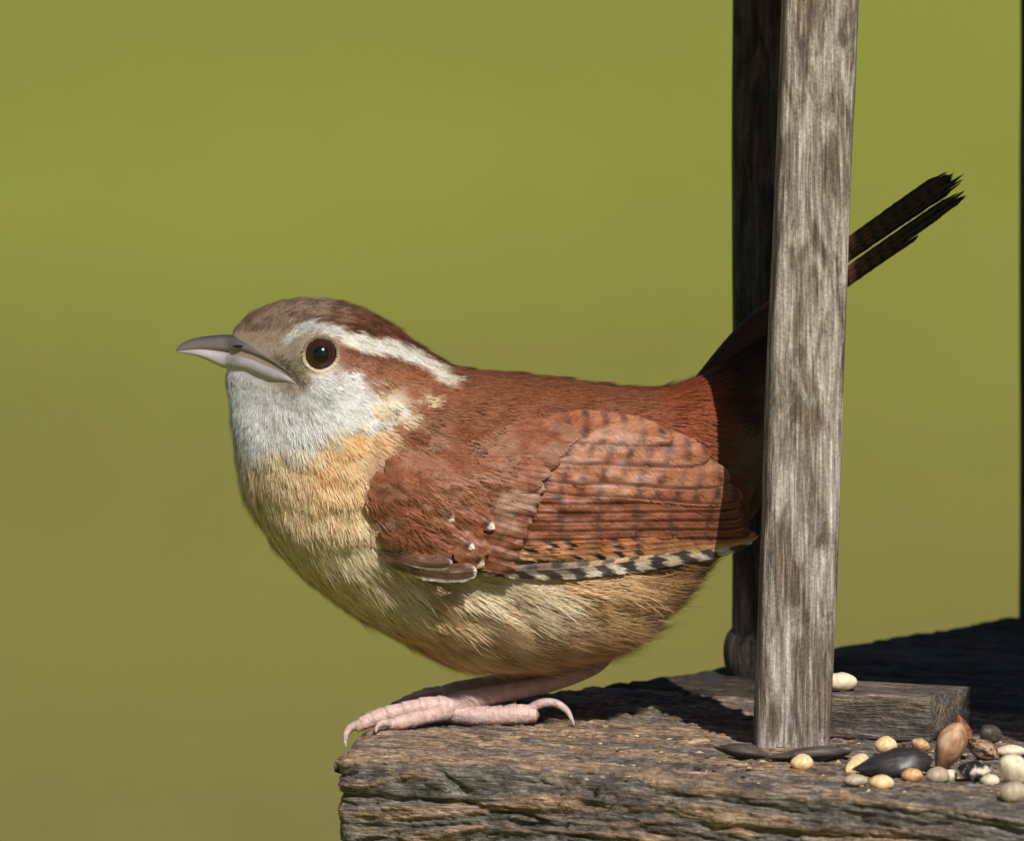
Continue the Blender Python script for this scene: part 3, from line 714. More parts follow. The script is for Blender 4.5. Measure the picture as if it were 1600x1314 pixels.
def plumes(n, nb):
    C = sample_body(n * 14, lambda u, v, y: np.where(y < 0, 1.0, .25)); u, v, y = C.T
    k = (v > 905) & (v < 1050) & (u > 540) & (u < 1105) & (rng.random(len(u)) < .25 + .75 * sstep(640, 820, u)) & (sdist(u, v, WING) < -10)
    C = C[k][:n]; u, v, y = C.T; n = len(u); N = normal_at(u, v, y)
    f = flow(u, v); D = np.stack([f[:, 0], np.zeros(n), -f[:, 1]], -1) + rng.normal(0, .10, (n, 3)); D -= N * np.sum(D * N, 1)[:, None]; D /= np.linalg.norm(D, axis=1)[:, None]
    L = rng.uniform(42, 92, n) * (.6 + .4 * sstep(560, 800, u)); Sd = np.cross(N, D); m = n * nb; R = lambda a: np.repeat(a, nb, 0)
    tone = rng.uniform(.72, 1.15, (n, 1)); colr = plum_color(u, v, rng) * tone
    t = rng.uniform(-1, 1, m)
    P = R(BV(u, v, y)) + R(Sd) * (t * R(L) * .17)[:, None] + R(D) * (R(L) * rng.uniform(-.2, .2, m))[:, None]
    Dm = R(D) + R(Sd) * (t * rng.uniform(-.25, .22, m))[:, None] + rng.normal(0, .05, (m, 3)); Dm /= np.linalg.norm(Dm, axis=1)[:, None]
    cc = R(colr) * rng.uniform(.75, 1.25, (m, 1))
    return ribbons(P, R(N), Dm, R(L) * (1 - .3 * t * t) * rng.uniform(.7, 1.1, m), rng.uniform(.7, 1.2, m), R(rng.uniform(.08, .26, n)) * rng.uniform(.6, 1.3, m), cc, curl=rng.normal(0, .09, m), tipc=cc * 1.2)
V2, F2, C2 = plumes(560, 30); F = np.vstack([F, F2 + len(V)]); V = np.vstack([V, V2]); Cc = np.vstack([Cc, C2])
pl = mesh_obj('body_plumage', V, F, M_PLUM, wren, cols=np.minimum(Cc, .85)); pl['kind'] = 'stuff'

# ---- bill
def mandible(name, sec, c_top, c_bot, dark_tip):
    Q = catmull(np.array(sec, float), 40); m = 22; a = np.linspace(0, 2 * np.pi, m, endpoint=False)
    T = np.gradient(Q[:, :2], axis=0); T /= np.linalg.norm(T, axis=1)[:, None]
    Nn = np.column_stack([T[:, 1], -T[:, 0]])                    # up in the picture (v decreasing)
    Nn *= np.sign(-Nn[:, 1:2])
    co, si = np.cos(a), np.sin(a)
    pw = np.sign(co) * np.abs(co) ** .9
    U = Q[:, 0:1] + Nn[:, 0:1] * Q[:, 2:3] * pw; Vv = Q[:, 1:2] + Nn[:, 1:2] * Q[:, 2:3] * pw
    sq = .8 - .3 * sstep(330, 375, Q[:, 0:1]); Y = Q[:, 3:4] * np.sign(si)[None, :] * np.abs(si)[None, :] ** sq
    k = (co[None, :] * .5 + .5) * np.ones_like(U)
    c = lin(c_bot)[None, None] * (1 - k[..., None]) + lin(c_top)[None, None] * k[..., None]
    st = fbm(U / 40, Vv / 3.2, o=2)[..., None]; c = c * (.75 + .5 * st)
    tip = (1 - sstep(275, 330, U))[..., None]; c = c * (1 - tip * .5) + tip * .5 * lin(dark_tip)
    V = BV(U, Vv, Y).reshape(-1, 3)
    F = grid_faces(len(Q), m, True)[:, ::-1]
    V = np.vstack([V, BV(Q[0, 0], Q[0, 1], 0), BV(Q[-1, 0], Q[-1, 1], 0)])
    j = np.arange(m); j2 = (j + 1) % m; n = len(Q)
    cap = np.vstack([np.column_stack([j, j2, np.full(m, n * m)]), np.column_stack([(n - 1) * m + j2, (n - 1) * m + j, np.full(m, n * m + 1)])])
    c = np.vstack([c.reshape(-1, 3), c[0, 0], c[-1, 0]])
    return mesh_obj(name, V, [F, cap], M_BILL, wren, cols=c)
g = lambda u, v, k: float(hw(u, v)) + k
um = mandible('upper_mandible', [(275, 547.5, 1, 1.2), (290, 541, 7, 5), (312, 537, 10, 10), (340, 536, 12.5, 18), (355, 536.5, 13.5, max(24, g(355, 540, 3))), (368, 538, 13.5, max(26, g(368, 541, 4))), (386, 544, 11.5, g(386, 545, 5)), (404, 553, 7, g(404, 553, 5)), (424, 563, 3.5, g(424, 564, 5)), (452, 582, 2.2, g(452, 582, 3)), (477, 604, 1.5, g(477, 604, 1.5))],
              (58, 54, 56), (142, 130, 127), (90, 80, 78))
lm = mandible('lower_mandible', [(277, 549.5, 1, 1), (312, 551.5, 6.5, 9.5), (347, 560.5, 13, 19), (358, 563, 14, max(24, g(358, 565, 7))), (370, 566, 15, g(370, 567, 8)), (391, 570.5, 16, g(391, 572, 7)), (412, 579, 17.5, g(412, 582, 8)), (430, 586, 17.5, g(430, 588, 8)), (452, 593, 12.5, g(452, 595, 3)), (471, 603, 4, g(471, 602, 0))],
              (150, 140, 143), (180, 170, 171), (120, 108, 105))
# nostril: a dark slit low on the upper mandible
for s in (-1, 1):
    V, F, s_ = tube([(365 - 700, s * max(25, g(365, 541, 5)), 1130 - 541), (371 - 700, s * max(28, g(372, 541, 7.5)), 1130 - 541.5), (379 - 700, s * max(30, g(380, 543, 7.5)), 1130 - 541)], [1.2, 2.3, 1.2], 10, 8)
    mesh_obj('nostril', V, F, M_BILL, um, cols=np.tile(lin((22, 16, 15)), (len(V), 1)))

# ---- eyes
def eye(side):
    r = 25.0; n, m = 28, 40
    th = np.linspace(0, math.pi, n)[:, None]; ph = np.linspace(0, 2 * np.pi, m, endpoint=False)[None, :]
    X = r * np.sin(th) * np.cos(ph); Z = r * np.sin(th) * np.sin(ph); Y = side * r * np.cos(th) * np.ones_like(ph)
    rad = np.hypot(X, Z)
    c = np.where((rad < 11.5)[..., None], lin((6, 5, 5)), lin((50, 28, 19)) * (.8 + .4 * fbm(np.arctan2(Z, X) * 6, rad / 4, o=2))[..., None])
    c = np.where((rad > 22.8)[..., None], lin((26, 17, 13)), c)
    y0 = side * (float(hw(*EYE)) - 7)
    V = np.stack([X + EYE[0] - 700, Y + y0, Z + 1130 - EYE[1]], -1).reshape(-1, 3)
    F = grid_faces(n, m, True); F = F if side > 0 else F[:, ::-1]
    e = mesh_obj('eye', V, F, M_EYE, wren, cols=c.reshape(-1, 3))
    # ring of tiny pale feathers round the eye
    k = 420; a = rng.uniform(0, 2 * np.pi, k); rr = rng.uniform(24.4, 27.2, k)
    pu = EYE[0] + rr * np.cos(a); pv = EYE[1] + rr * np.sin(a)
    hh = hw(pu, pv); P = np.column_stack([pu - 700, side * (hh + 1.0 + np.maximum(0, 28 - rr) * .8), 1130 - pv])
    D = np.column_stack([-np.sin(a) * .5 + .9 * np.cos(a), side * np.full(k, .25), -(np.cos(a) * .5 + .9 * np.sin(a))]); D /= np.linalg.norm(D, axis=1)[:, None]
    N = np.column_stack([np.zeros(k), np.full(k, float(side)), np.zeros(k)]); N -= D * np.sum(N * D, 1)[:, None]; N /= np.linalg.norm(N, axis=1)[:, None]
    low = sstep(-.5, .6, np.sin(a))[:, None]
    cc = lin((214, 192, 158)) * low + lin((146, 124, 104)) * (1 - low); cc = cc * rng.uniform(.8, 1.15, (k, 1))
    V, F, C = ribbons(P, N, D, rng.uniform(3, 5, k), rng.uniform(1.4, 2.4, k), np.full(k, .1), cc)
    o = mesh_obj('eye_ring', V, F, M_PLUM, e, cols=C); o['kind'] = 'stuff'
for s in (-1, 1): eye(s)

# ---- wings
def wy(u, v):
    """distance of the folded wing from the bird's middle plane"""
    gq = np.interp(u, [560, 640, 700, 900, 1130, 1200], [60, 130, 180, 182, 104, 86]) * np.sqrt(np.maximum(.12, 1 - (np.abs(np.asarray(v) - 800) / 330) ** 2))
    h = hw(u, v); k = 18.0
    return k * np.log(np.exp(np.clip(h / k, 0, 60)) + np.exp(np.clip(gq / k, 0, 60))) - 18 * (1 - sstep(575, 700, u))
def seat(u, v):
    """how far the layers of the wing stand off: nothing at the shoulder's top edge, full lower down"""
    tv = np.interp(u, [560, 605, 690, 780, 880, 960], [720, 690, 690, 660, 640, 640])
    k = .12 + .88 * sstep(-4, 80, np.asarray(v) - tv)
    return (k + (1 - k) * sstep(840, 960, u)) * (.5 + .5 * sstep(568, 650, u))
def curve2(p0, p1, bend, s):
    p0 = np.array(p0, float); p1 = np.array(p1, float); d = p1 - p0; nrm = np.array([-d[1], d[0]]) / np.hypot(*d)
    return p0 + d * s[:, None] + nrm * (bend * 4 * s * (1 - s))[:, None], d
def vane(root, tip, hwid, layer, colf, bend=0.0, ns=60, nt=31, camber=3.0, blunt=.35, base=.45, ragged=1.2, asym=0.0, barbs=1.0):
    s = np.linspace(0, 1, ns); C, d = curve2(root, tip, bend, s); Ld = np.hypot(*d)
    T = np.gradient(C, axis=0); T /= np.linalg.norm(T, axis=1)[:, None]; Nn = np.column_stack([-T[:, 1], T[:, 0]])   # +t is to the right of travel = down in the picture
    prof = (base + (1 - base) * sstep(0, .35, s)) * np.sqrt(np.clip(1 - np.clip((s - (1 - blunt)) / blunt, 0, 1) ** 2.2, 0.0004, 1))
    t = np.linspace(-1, 1, nt)
    sd = rng.integers(0, 500)
    rag = (fbm(s[:, None] * Ld / 5 + 0 * t, t[None, :] + sd, o=2) - .5) * ragged * 2 * (np.abs(t)[None, :] ** 6)
    off = (t[None, :] + asym * (1 - t[None, :] ** 2)) * hwid * prof[:, None] + rag
    U = C[:, 0:1] + Nn[:, 0:1] * off; Vv = C[:, 1:2] + Nn[:, 1:2] * off
    lay = layer + camber * (1 - t[None, :] ** 2) * sstep(0, .2, s)[:, None] + .8 * np.exp(-(t[None, :] / .09) ** 2)
    Y = -(wy(U, Vv) + lay * seat(U, Vv))
    c = colf(s[:, None] + 0 * t[None, :], t[None, :] + 0 * s[:, None], U, Vv)
    sh = np.exp(-(t[None, :] / .08) ** 2)[..., None] * .35
    c = c * (1 - sh) + sh * c * .55
    uv = np.stack([s[:, None] * Ld + 0 * t, t[None, :] * hwid + 0 * s[:, None]], -1).reshape(-1, 2)
    return with_barbs(BV(U, Vv, Y), c, uv, Ld, hwid, nt, ns, barbs)
def with_barbs(G3, c, uv, Ld, hwid, nt, ns, dens=1.0, ln=(5, 11)):
    """the vane itself plus the barbs that stand a little proud of it and fray its edge"""
    k = int(Ld * hwid * 2 / 34 * dens)
    fi = rng.uniform(.02, .97, k) * (ns - 1); tj = rng.uniform(0, 1, k) * (nt - 1)
    i = np.clip(fi.astype(int), 0, ns - 2); j = np.clip(tj.astype(int), 0, nt - 2); a = (fi - i)[:, None]; b = (tj - j)[:, None]
    bl = lambda X: X[i, j] * (1 - a) * (1 - b) + X[i + 1, j] * a * (1 - b) + X[i, j + 1] * (1 - a) * b + X[i + 1, j + 1] * a * b
    P = bl(G3); Ts = G3[i + 1, j] - G3[i, j]; Tt = G3[i, j + 1] - G3[i, j]
    Ts /= np.linalg.norm(Ts, axis=1)[:, None] + 1e-9; Tt /= np.linalg.norm(Tt, axis=1)[:, None] + 1e-9
    t = (tj / (nt - 1) * 2 - 1)[:, None]
    D = Ts + Tt * np.sign(t) * rng.uniform(.12, .42, (k, 1)); D /= np.linalg.norm(D, axis=1)[:, None]
    N = np.cross(Ts, Tt); N *= np.where(N[:, 1:2] > 0, -1, 1); N /= np.linalg.norm(N, axis=1)[:, None] + 1e-9
    cc = bl(c) * rng.uniform(.74, 1.26, (k, 1))
    V2, F2, C2 = ribbons(P + N * .25, N, D, rng.uniform(*ln, k), rng.uniform(.7, 1.2, k), rng.uniform(.0, .05, k), cc, rows=(0, .5, 1), wid=(.8, 1, .15))
    n0 = ns * nt
    uv2 = np.repeat(np.column_stack([fi / (ns - 1) * Ld, t[:, 0] * hwid]), 6, 0)
    return np.vstack([G3.reshape(-1, 3), V2]), np.vstack([grid_faces(ns, nt), F2 + n0]), np.vstack([c.reshape(-1, 3), C2]), np.vstack([uv, uv2])
def nz(U, V, a, b, o=3, k=0): return fbm(U / a + k, V / b + k, o=o)[..., None]
RUF = lin((150, 90, 62)); RUFD = lin((118, 70, 48)); GRY = lin((166, 130, 108)); BLK = lin((38, 30, 28)); DK = lin((74, 50, 42)); WHT = lin((228, 216, 196)); TAN = lin((204, 146, 102))
def mixc(a, b, k): return a * (1 - k) + b * k
def c_tertial(s, t, U, V):
    ph = U[0, 0] * .7 + V[0, 0] * 1.3
    c = mixc(RUF, lin((164, 108, 80)), sstep(.35, .65, nz(U, V, 40, 14)))
    bar_ = sstep(-.05, .8, np.sin((U + 7 * t * t + (V - 700) * .12 + ph) / 30 * 2 * np.pi))[..., None] * (.45 + .55 * sstep(.3, .7, nz(U, V, 18, 8, k=5)))
    c = mixc(c, lin((78, 50, 38)), bar_ * .95)
    c = mixc(c, lin((178, 126, 96)), .6 * sstep(.5, .75, nz(U, V, 60, 26, k=2)))
    c = mixc(c, lin((84, 48, 34)), .75 * (sstep(.62, .78, t) * (1 - sstep(.86, .92, t)))[..., None])
    return mixc(c, lin((184, 128, 100)), .8 * sstep(.88, .97, t)[..., None])
def c_secondary(s, t, U, V):
    c = mixc(RUF, RUFD, .6 * sstep(.3, .7, nz(U, V, 70, 5)))
    bar_ = sstep(.55, .95, np.sin((U - 8 * t) / 58 * 2 * np.pi + 1.2))[..., None] * sstep(.25, .6, nz(U, V, 16, 6, k=3))
    c = mixc(c, lin((74, 50, 44)), .85 * bar_)
    c = mixc(c, lin((70, 40, 28)), .9 * (sstep(.30, .5, t) * (1 - sstep(.60, .72, t)))[..., None])
    c = mixc(c, lin((190, 126, 96)), .75 * sstep(.68, .85, t)[..., None])
    return mixc(c, lin((66, 40, 30)), .7 * sstep(-.4, -.9, t)[..., None])
def c_primary_in(s, t, U, V):
    b = sstep(.0, .45, np.sin((U - 16 * t + 14 * (fbm(U / 50, V / 9, o=2) - .5)) / 34 * 2 * np.pi))[..., None] * (.35 + .65 * sstep(.35, .55, nz(U, V, 30, 6, k=7))) * sstep(1080, 960, U)[..., None]
    light = mixc(lin((176, 104, 68)), lin((206, 164, 118)), sstep(0, .8, t)[..., None])
    c = mixc(light, BLK, b)
    return mixc(c, lin((60, 44, 38)), .8 * sstep(-.1, -.6, t)[..., None])
def c_primary_out(s, t, U, V):
    b = sstep(-.3, .2, np.sin((U - 18 * t + 16 * (fbm(U / 40, V / 9, o=2) - .5)) / 42 * 2 * np.pi))[..., None]
    light = mixc(lin((214, 168, 124)), WHT, sstep(-.2, .7, t)[..., None])
    c = mixc(light, lin((84, 72, 70)), b)
    b2 = sstep(0, .3, np.sin((U + 20) / 40 * 2 * np.pi))[..., None]
    c = mixc(c, mixc(lin((206, 170, 130)), lin((92, 78, 74)), b2), sstep(.1, -.25, t)[..., None])
    return mixc(c, lin((70, 58, 54)), sstep(.62, .35, s)[..., None] * .75 * sstep(.72, .5, t)[..., None])
def c_alula(s, t, U, V):
    c = mixc(lin((96, 70, 56)), lin((120, 88, 68)), nz(U, V, 40, 4))
    k = np.maximum(sstep(.62, .9, t), sstep(.955, .985, s))[..., None] * sstep(.18, .5, s)[..., None]
    return mixc(c, lin((226, 218, 204)), k)
def mk_covert(tone, barred, spot, grey, rim=1.0):
    def f(s, t, U, V):
        c = mixc(RUF * tone, RUFD * tone, .7 * sstep(.3, .7, nz(U, V, 24, 10, k=tone * 9)))
        if barred: c = mixc(c, lin((92, 62, 52)), .6 * sstep(.2, .8, np.sin((U + V * .6) / 21 * 2 * np.pi))[..., None])
        c = mixc(c, GRY, grey * sstep(.35, .7, nz(U, V, 36, 22, k=4)))
        c = mixc(c, lin((70, 44, 34)), rim * .5 * (sstep(.5, .7, t) * (1 - sstep(.8, .9, t)))[..., None] * sstep(.3, .6, s)[..., None])
        c = mixc(c, lin((186, 132, 106)), rim * .5 * sstep(.86, 1, np.abs(t))[..., None] * sstep(.3, .6, s)[..., None])
        if spot:
            c = mixc(c, lin((40, 30, 26)), .7 * (sstep(.70, .76, s) * (1 - sstep(.83, .87, s)))[..., None] * sstep(.8, .3, np.abs(t))[..., None])
            c = mixc(c, lin((232, 222, 200)), sstep(.85, .9, s)[..., None] * sstep(.75, .35, np.abs(t))[..., None])
        return c
    return f

FE = []       # name, args
def add(name, *a, **k): FE.append((name, vane(*a, **k)))
# outer primaries (lowest), then inner
for i, (r, tp, wd, bd) in enumerate([((770, 890), (1176, 842), 14, 15), ((752, 893), (1150, 846), 13, 15), ((745, 890), (1100, 852), 12, 13)]):
    add('primary_feather', r, tp, wd, 10 + 1.6 * i, c_primary_out, bend=bd, ns=110, blunt=.16, nt=25)
for i, (r, tp, wd, bd) in enumerate([((780, 868), (1185, 836), 11, 7), ((782, 859), (1180, 832), 11, 5), ((786, 851), (1170, 828), 11, 3)]):
    add('primary_feather', r, tp, wd, 15 + 1.6 * i, c_primary_in, bend=bd, ns=110, blunt=.14, nt=25)
for i in range(5):
    add('secondary_feather', (770, 838 - 15 * i), (1172 - 5 * i, 832 - 14.5 * i), 17, 19 + 2.6 * i, c_secondary, bend=-4 + 2 * i * .5, ns=70, blunt=.12)
add('tertial_feather', (790, 756), (1160, 776), 27, 33, c_tertial, bend=-13, ns=80, blunt=.3)
add('tertial_feather', (790, 735), (1140, 748), 34, 36.5, c_tertial, bend=-14, ns=80, blunt=.35)
add('tertial_feather', (800, 705), (1108, 716), 36, 40, c_tertial, bend=-16, ns=80, blunt=.45)
add('tertial_feather', (820, 676), (1050, 688), 28, 43, c_tertial, bend=-12, ns=60, blunt=.5)
# greater coverts
for i in range(8):
    r = (664 + 8 * i, 856 - 17 * i); tp = (806 + 6.5 * i, 888 - 17.5 * i)
    add('greater_covert', r, tp, 17, 34 + 1.1 * i, mk_covert(1.0, True, False, .25 if i < 4 else .85), bend=-5, ns=40, blunt=.32)
# alula
add('alula_feather', (594, 862), (746, 890), 15, 50, c_alula, bend=14, ns=50, blunt=.16, nt=33)
add('alula_feather', (604, 858), (708, 878), 10, 53, c_alula, bend=8, ns=40, blunt=.2, nt=33)
# median and lesser coverts: rows over the shoulder
k = 0
for row in range(7):
    for j in range(7):
        fx, fy = row / 6, j / 6
        u0 = 700 - 118 * fx + 26 * fy * (1 - fx) - 20 * fy + rng.uniform(-7, 7); v0 = 708 + 142 * fy + 6 * fx + rng.uniform(-6, 6)
        if v0 > 852 or not (in_poly(np.array([u0]), np.array([v0]), WING)[0]): continue
        ln = (72 if row == 0 else 64 - 3 * row) * rng.uniform(.85, 1.15); an = math.radians(36 - 8 * fy + rng.uniform(-8, 8))
        spot = row in (0, 1, 2) and j >= 3 and rng.random() < .35
        k += 1
        add('lesser_covert', (u0, v0), (u0 + ln * math.cos(an), v0 + ln * math.sin(an)), 17 - .6 * row, 46 + 2.0 * row, mk_covert(rng.uniform(.9, 1.1), False, spot, rng.uniform(.0, .8), .35), bend=-2, ns=26, nt=19, blunt=.6, camber=1.0, ragged=2.0, barbs=.35)
# scapulars hang over the top of the wing
for i in range(5):
    add('scapular_feather', (735 + 14 * i, 742 - 17 * i), (846 + 15 * i, 760 - 19 * i), 20, 45 + .7 * i, mk_covert(1.0, False, False, .5), bend=-5, ns=32, blunt=.45)

# wing base under the feathers
wu = np.linspace(572, 1170, 90); nvw = 30
topv = np.interp(wu, [572, 605, 690, 780, 880, 960, 1050, 1120, 1170], [735, 700, 706, 674, 656, 660, 680, 712, 752])
botv = np.interp(wu, [572, 605, 660, 740, 840, 920, 1000, 1060, 1125, 1170], [800, 860, 886, 890, 890, 884, 868, 852, 838, 834])
WU = np.repeat(wu[:, None], nvw, 1); WV = topv[:, None] + (botv - topv)[:, None] * np.linspace(0, 1, nvw)[None, :]
edge = np.minimum(np.linspace(0, 1, nvw), 1 - np.linspace(0, 1, nvw))
WY = -(wy(WU, WV) - 1 - 20 * sstep(.12, 0, edge)[None, :])
wing_v = BV(WU, WV, WY).reshape(-1, 3); wing_c = np.tile(RUFD, (len(wing_v), 1)); wing_f = grid_faces(90, nvw)
wing = mesh_obj('wing', wing_v, wing_f, M_PLUM, wren, cols=wing_c)
far_wing = bpy.data.objects.new('wing', wing.data); col.objects.link(far_wing); far_wing.parent = wren; far_wing.scale = (1, -1, 1)
for nme, (V, F, C, uv) in FE:
    o = mesh_obj(nme, V, F, M_VANE, wing, cols=C * .88, uvs=uv)
    c2 = o.copy(); col.objects.link(c2); c2.parent = far_wing

# fine barbs over coverts and scapulars so that the joins stay soft
def wing_fuzz(n):
    u = rng.uniform(570, 900, n); v = rng.uniform(650, 880, n)
    ok = (sdist(u, v, WING) > 2) & (u + (v - 650) * .9 < 880) & (v < 842 + (u - 600) * .12) ; u, v = u[ok], v[ok]; n = len(u)
    y = -(wy(u, v) + (50 + 9 * (1 - sstep(600, 760, u))) * seat(u, v) + rng.uniform(-5, 2, len(u)))
    e = 2.0; yu = -(wy(u + e, v) - wy(u - e, v)) / (2 * e); yv = -(wy(u, v + e) - wy(u, v - e)) / (2 * e)
    N = np.stack([yu, -np.ones(n), -yv], -1); N /= np.linalg.norm(N, axis=1)[:, None]
    f = flow(u, v); D = np.stack([f[:, 0], np.zeros(n), -f[:, 1]], -1) + rng.normal(0, .12, (n, 3)); D -= N * np.sum(D * N, 1)[:, None]; D /= np.linalg.norm(D, axis=1)[:, None]
    c = lin((148, 92, 64)) * rng.uniform(.7, 1.3, (n, 1)); gm = sstep(.48, .66, fbm(u / 30, v / 24, o=3))[:, None]
    c = mixc(c, lin((170, 128, 104)), gm * .6)
    return ribbons(BV(u, v, y) , N, D, rng.uniform(10, 24, n), rng.uniform(.8, 1.4, n), rng.uniform(.02, .14, n), c, curl=rng.normal(0, .08, n))
V, F, C = wing_fuzz(4000)
o = mesh_obj('covert_plumage', V, F, M_PLUM, wing, cols=C); o['kind'] = 'stuff'

# ---- tail: narrow feathers, cocked up behind the post
def tail_vane(root, tip, hwid, y, bend, seed):
    ns, nt = 90, 11; s = np.linspace(0, 1, ns); C, d = curve2(root, tip, bend, s); Ld = np.hypot(*d)
    T = np.gradient(C, axis=0); T /= np.linalg.norm(T, axis=1)[:, None]; Nn = np.column_stack([-T[:, 1], T[:, 0]])
    prof = (.6 + .4 * sstep(0, .5, s)) * np.sqrt(np.clip(1 - np.clip((s - .93) / .07, 0, 1) ** 2, .05, 1))
    t = np.linspace(-1, 1, nt)
    off = t[None, :] * hwid * prof[:, None] + (fbm(s[:, None] * Ld / 6, t[None, :] + seed, o=2) - .5) * 1.6 * (np.abs(t)[None, :] ** 5)
    ext = (rng.random(nt) - .7) * 30 * sstep(.9, 1, s)[:, None]            # frayed tip
    U = C[:, 0:1] + Nn[:, 0:1] * off + T[:, 0:1] * ext; Vv = C[:, 1:2] + Nn[:, 1:2] * off + T[:, 1:2] * ext
    Y = y + 3 * (1 - t[None, :] ** 2) * -1 + 0 * U
    b = sstep(.0, .6, np.sin(s[:, None] * Ld / 22 * 2 * np.pi + t[None, :]))[..., None]
    c = mixc(lin((112, 62, 42)), lin((34, 25, 22)), .72 + b * .22); c = mixc(c, lin((170, 122, 88)), .6 * sstep(.7, .95, np.abs(t))[None, :, None] * (1 - b))
    c = c * (1 - .7 * sstep(.5, .75, s)[:, None, None])                  # shade painted into the outer half
    uv = np.stack([s[:, None] * Ld + 0 * t, t[None, :] * hwid + 0 * s[:, None]], -1).reshape(-1, 2)
    return BV(U, Vv, Y).reshape(-1, 3), grid_faces(ns, nt), c.reshape(-1, 3), uv
V, F, s_ = tube([(1110 - 700, 10, 1130 - 620), (1170 - 700, 10, 1130 - 535), (1230 - 700, 10, 1130 - 474), (1285 - 700, 10, 1130 - 430)], [38, 30, 20, 7], 24, 16)
tail = mesh_obj('tail', V, F, M_PLUM, wren, cols=np.tile(lin((66, 42, 31)), (len(V), 1)))  # tail base coloured dark to carry the shade behind the post
TF = [((1182, 492), (1478, 271), 7, -16, 5), ((1184, 495), (1490, 270), 7, -11, 5), ((1186, 499), (1498, 276), 7, -5, 5), ((1188, 503), (1500, 285), 7, 1, 4), ((1186, 497), (1484, 278), 8, 16, 5),
      ((1192, 519), (1500, 301), 5.5, -13, 3), ((1194, 526), (1505, 309), 5.5, -8, 3), ((1196, 531), (1482, 326), 6, -2, 3), ((1198, 536), (1432, 368), 6.5, 4, 3), ((1196, 529), (1486, 318), 6, 20, 3)]
for i, (r, tp, wd, y, bd) in enumerate(TF):
    V, F, C, uv = tail_vane(r, tp, wd, y + 10, -bd, i * 7.3)
    mesh_obj('tail_feather', V, F, M_VANE, tail, cols=C, uvs=uv)

# ---- legs and feet
PINK = lin((196, 166, 158)); PINKD = lin((150, 114, 102))
def scutes(k, amp):                          # overlapping scale rings
    return lambda s, a: 1 + amp * (((s * k) % 1.0) - .5) * (.4 + .6 * (np.cos(a) > -.2))
def part_tube(name, pts, R, par, k=0, amp=0.0, n=60, m=16, c0=PINK, c1=PINK, flat=1.0, rings=.38):
    P = np.array([(u - 700, y, 1130 - v) for u, v, y in pts], float)
    V, F, s = tube(P, np.array(R, float), n, m, scutes(k, amp) if k else None, flat, up=(0, .2, 1))
    c = mixc(c0, c1, s[:, None]) * (.66 + .68 * fbm(V[:, 0] / 7, V[:, 2] / 7 + V[:, 1] / 9, o=3)[:, None])
    if k: c = mixc(c, lin((112, 82, 74)), (rings * sstep(.16, .04, (s * k) % 1.0) * (.4 + .6 * fbm(V[:, 0] / 9, V[:, 2] / 6, o=2)))[:, None])
    return mesh_obj(name, V, F, M_SKIN, par, cols=c)
def leg(du, dv, dy, sg, k=1.0):
    q = lambda L: [((u if u > 900 or k == 1 else 695 + (u - 695) * k) + du, v + dv, y * sg + dy) for u, v, y in L]
    t = part_tube('leg', (q if k == 1 else (lambda L: [(u + du, v + dv, y * sg + dy) for u, v, y in L]))([(948, 1016, 34), (925, 1040, 22), (860, 1066, 6), (770, 1085, -2), (715, 1099, -5), (690, 1108, -6)]), [16, 15, 14.5, 15.5, 19, 15], wren, 9, .03, 110, 18, PINKD * 1.1, PINK, rings=.22)
    # three front toes and the hind toe, each with its claw
    for nm, pts, R in (('toe', [(705, 1104, -10), (672, 1102, -20), (636, 1108, -27), (600, 1117, -32), (572, 1127, -36), (556, 1136, -37)], [18, 15, 13.5, 13, 11.5, 8]),
                       ('toe', [(700, 1106, -4), (664, 1108, 12), (630, 1112, 24), (600, 1115, 32), (584, 1118, 36)], [15, 12.5, 12, 11, 8]),
                       ('toe', [(698, 1110, -16), (672, 1117, -48), (646, 1122, -72), (624, 1127, -88), (608, 1130, -98)], [15, 12, 12, 11, 8]),
                       ('toe', [(700, 1112, -6), (735, 1117, -12), (775, 1117, -16), (812, 1115, -18), (838, 1116, -18)], [15, 15.5, 15.5, 16.5, 11])):
        part_tube(nm, q(pts), R, t, 7, .13, 90, 16)
    CL0, CL1 = lin((176, 148, 142)), lin((196, 176, 168))
    part_tube('claw', q([(560, 1131, -37), (546, 1138, -39), (540, 1152, -42), (541, 1166, -44)]), [7.5, 6.5, 4.2, 1], t, 0, 0, 24, 10, CL0, CL1)
    part_tube('claw', q([(588, 1116, 36), (574, 1116, 40), (566, 1124, 42), (564, 1132, 43)]), [7, 5.5, 3.5, 1], t, 0, 0, 24, 10, CL0 * .6, CL1 * .6)
    part_tube('claw', q([(610, 1128, -97), (598, 1128, -104), (590, 1134, -109), (588, 1142, -111)]), [7, 5.5, 3.5, 1], t, 0, 0, 24, 10, CL0, CL1)
    part_tube('claw', q([(826, 1108, -18), (846, 1098, -20), (868, 1098, -22), (886, 1110, -24), (897, 1131, -26)]), [8, 7.5, 6.5, 5, 1.5], t, 0, 0, 40, 12, CL0, CL1)
leg(0, 0, -20, 1)
leg(-8, -13, 120, -1, .6)

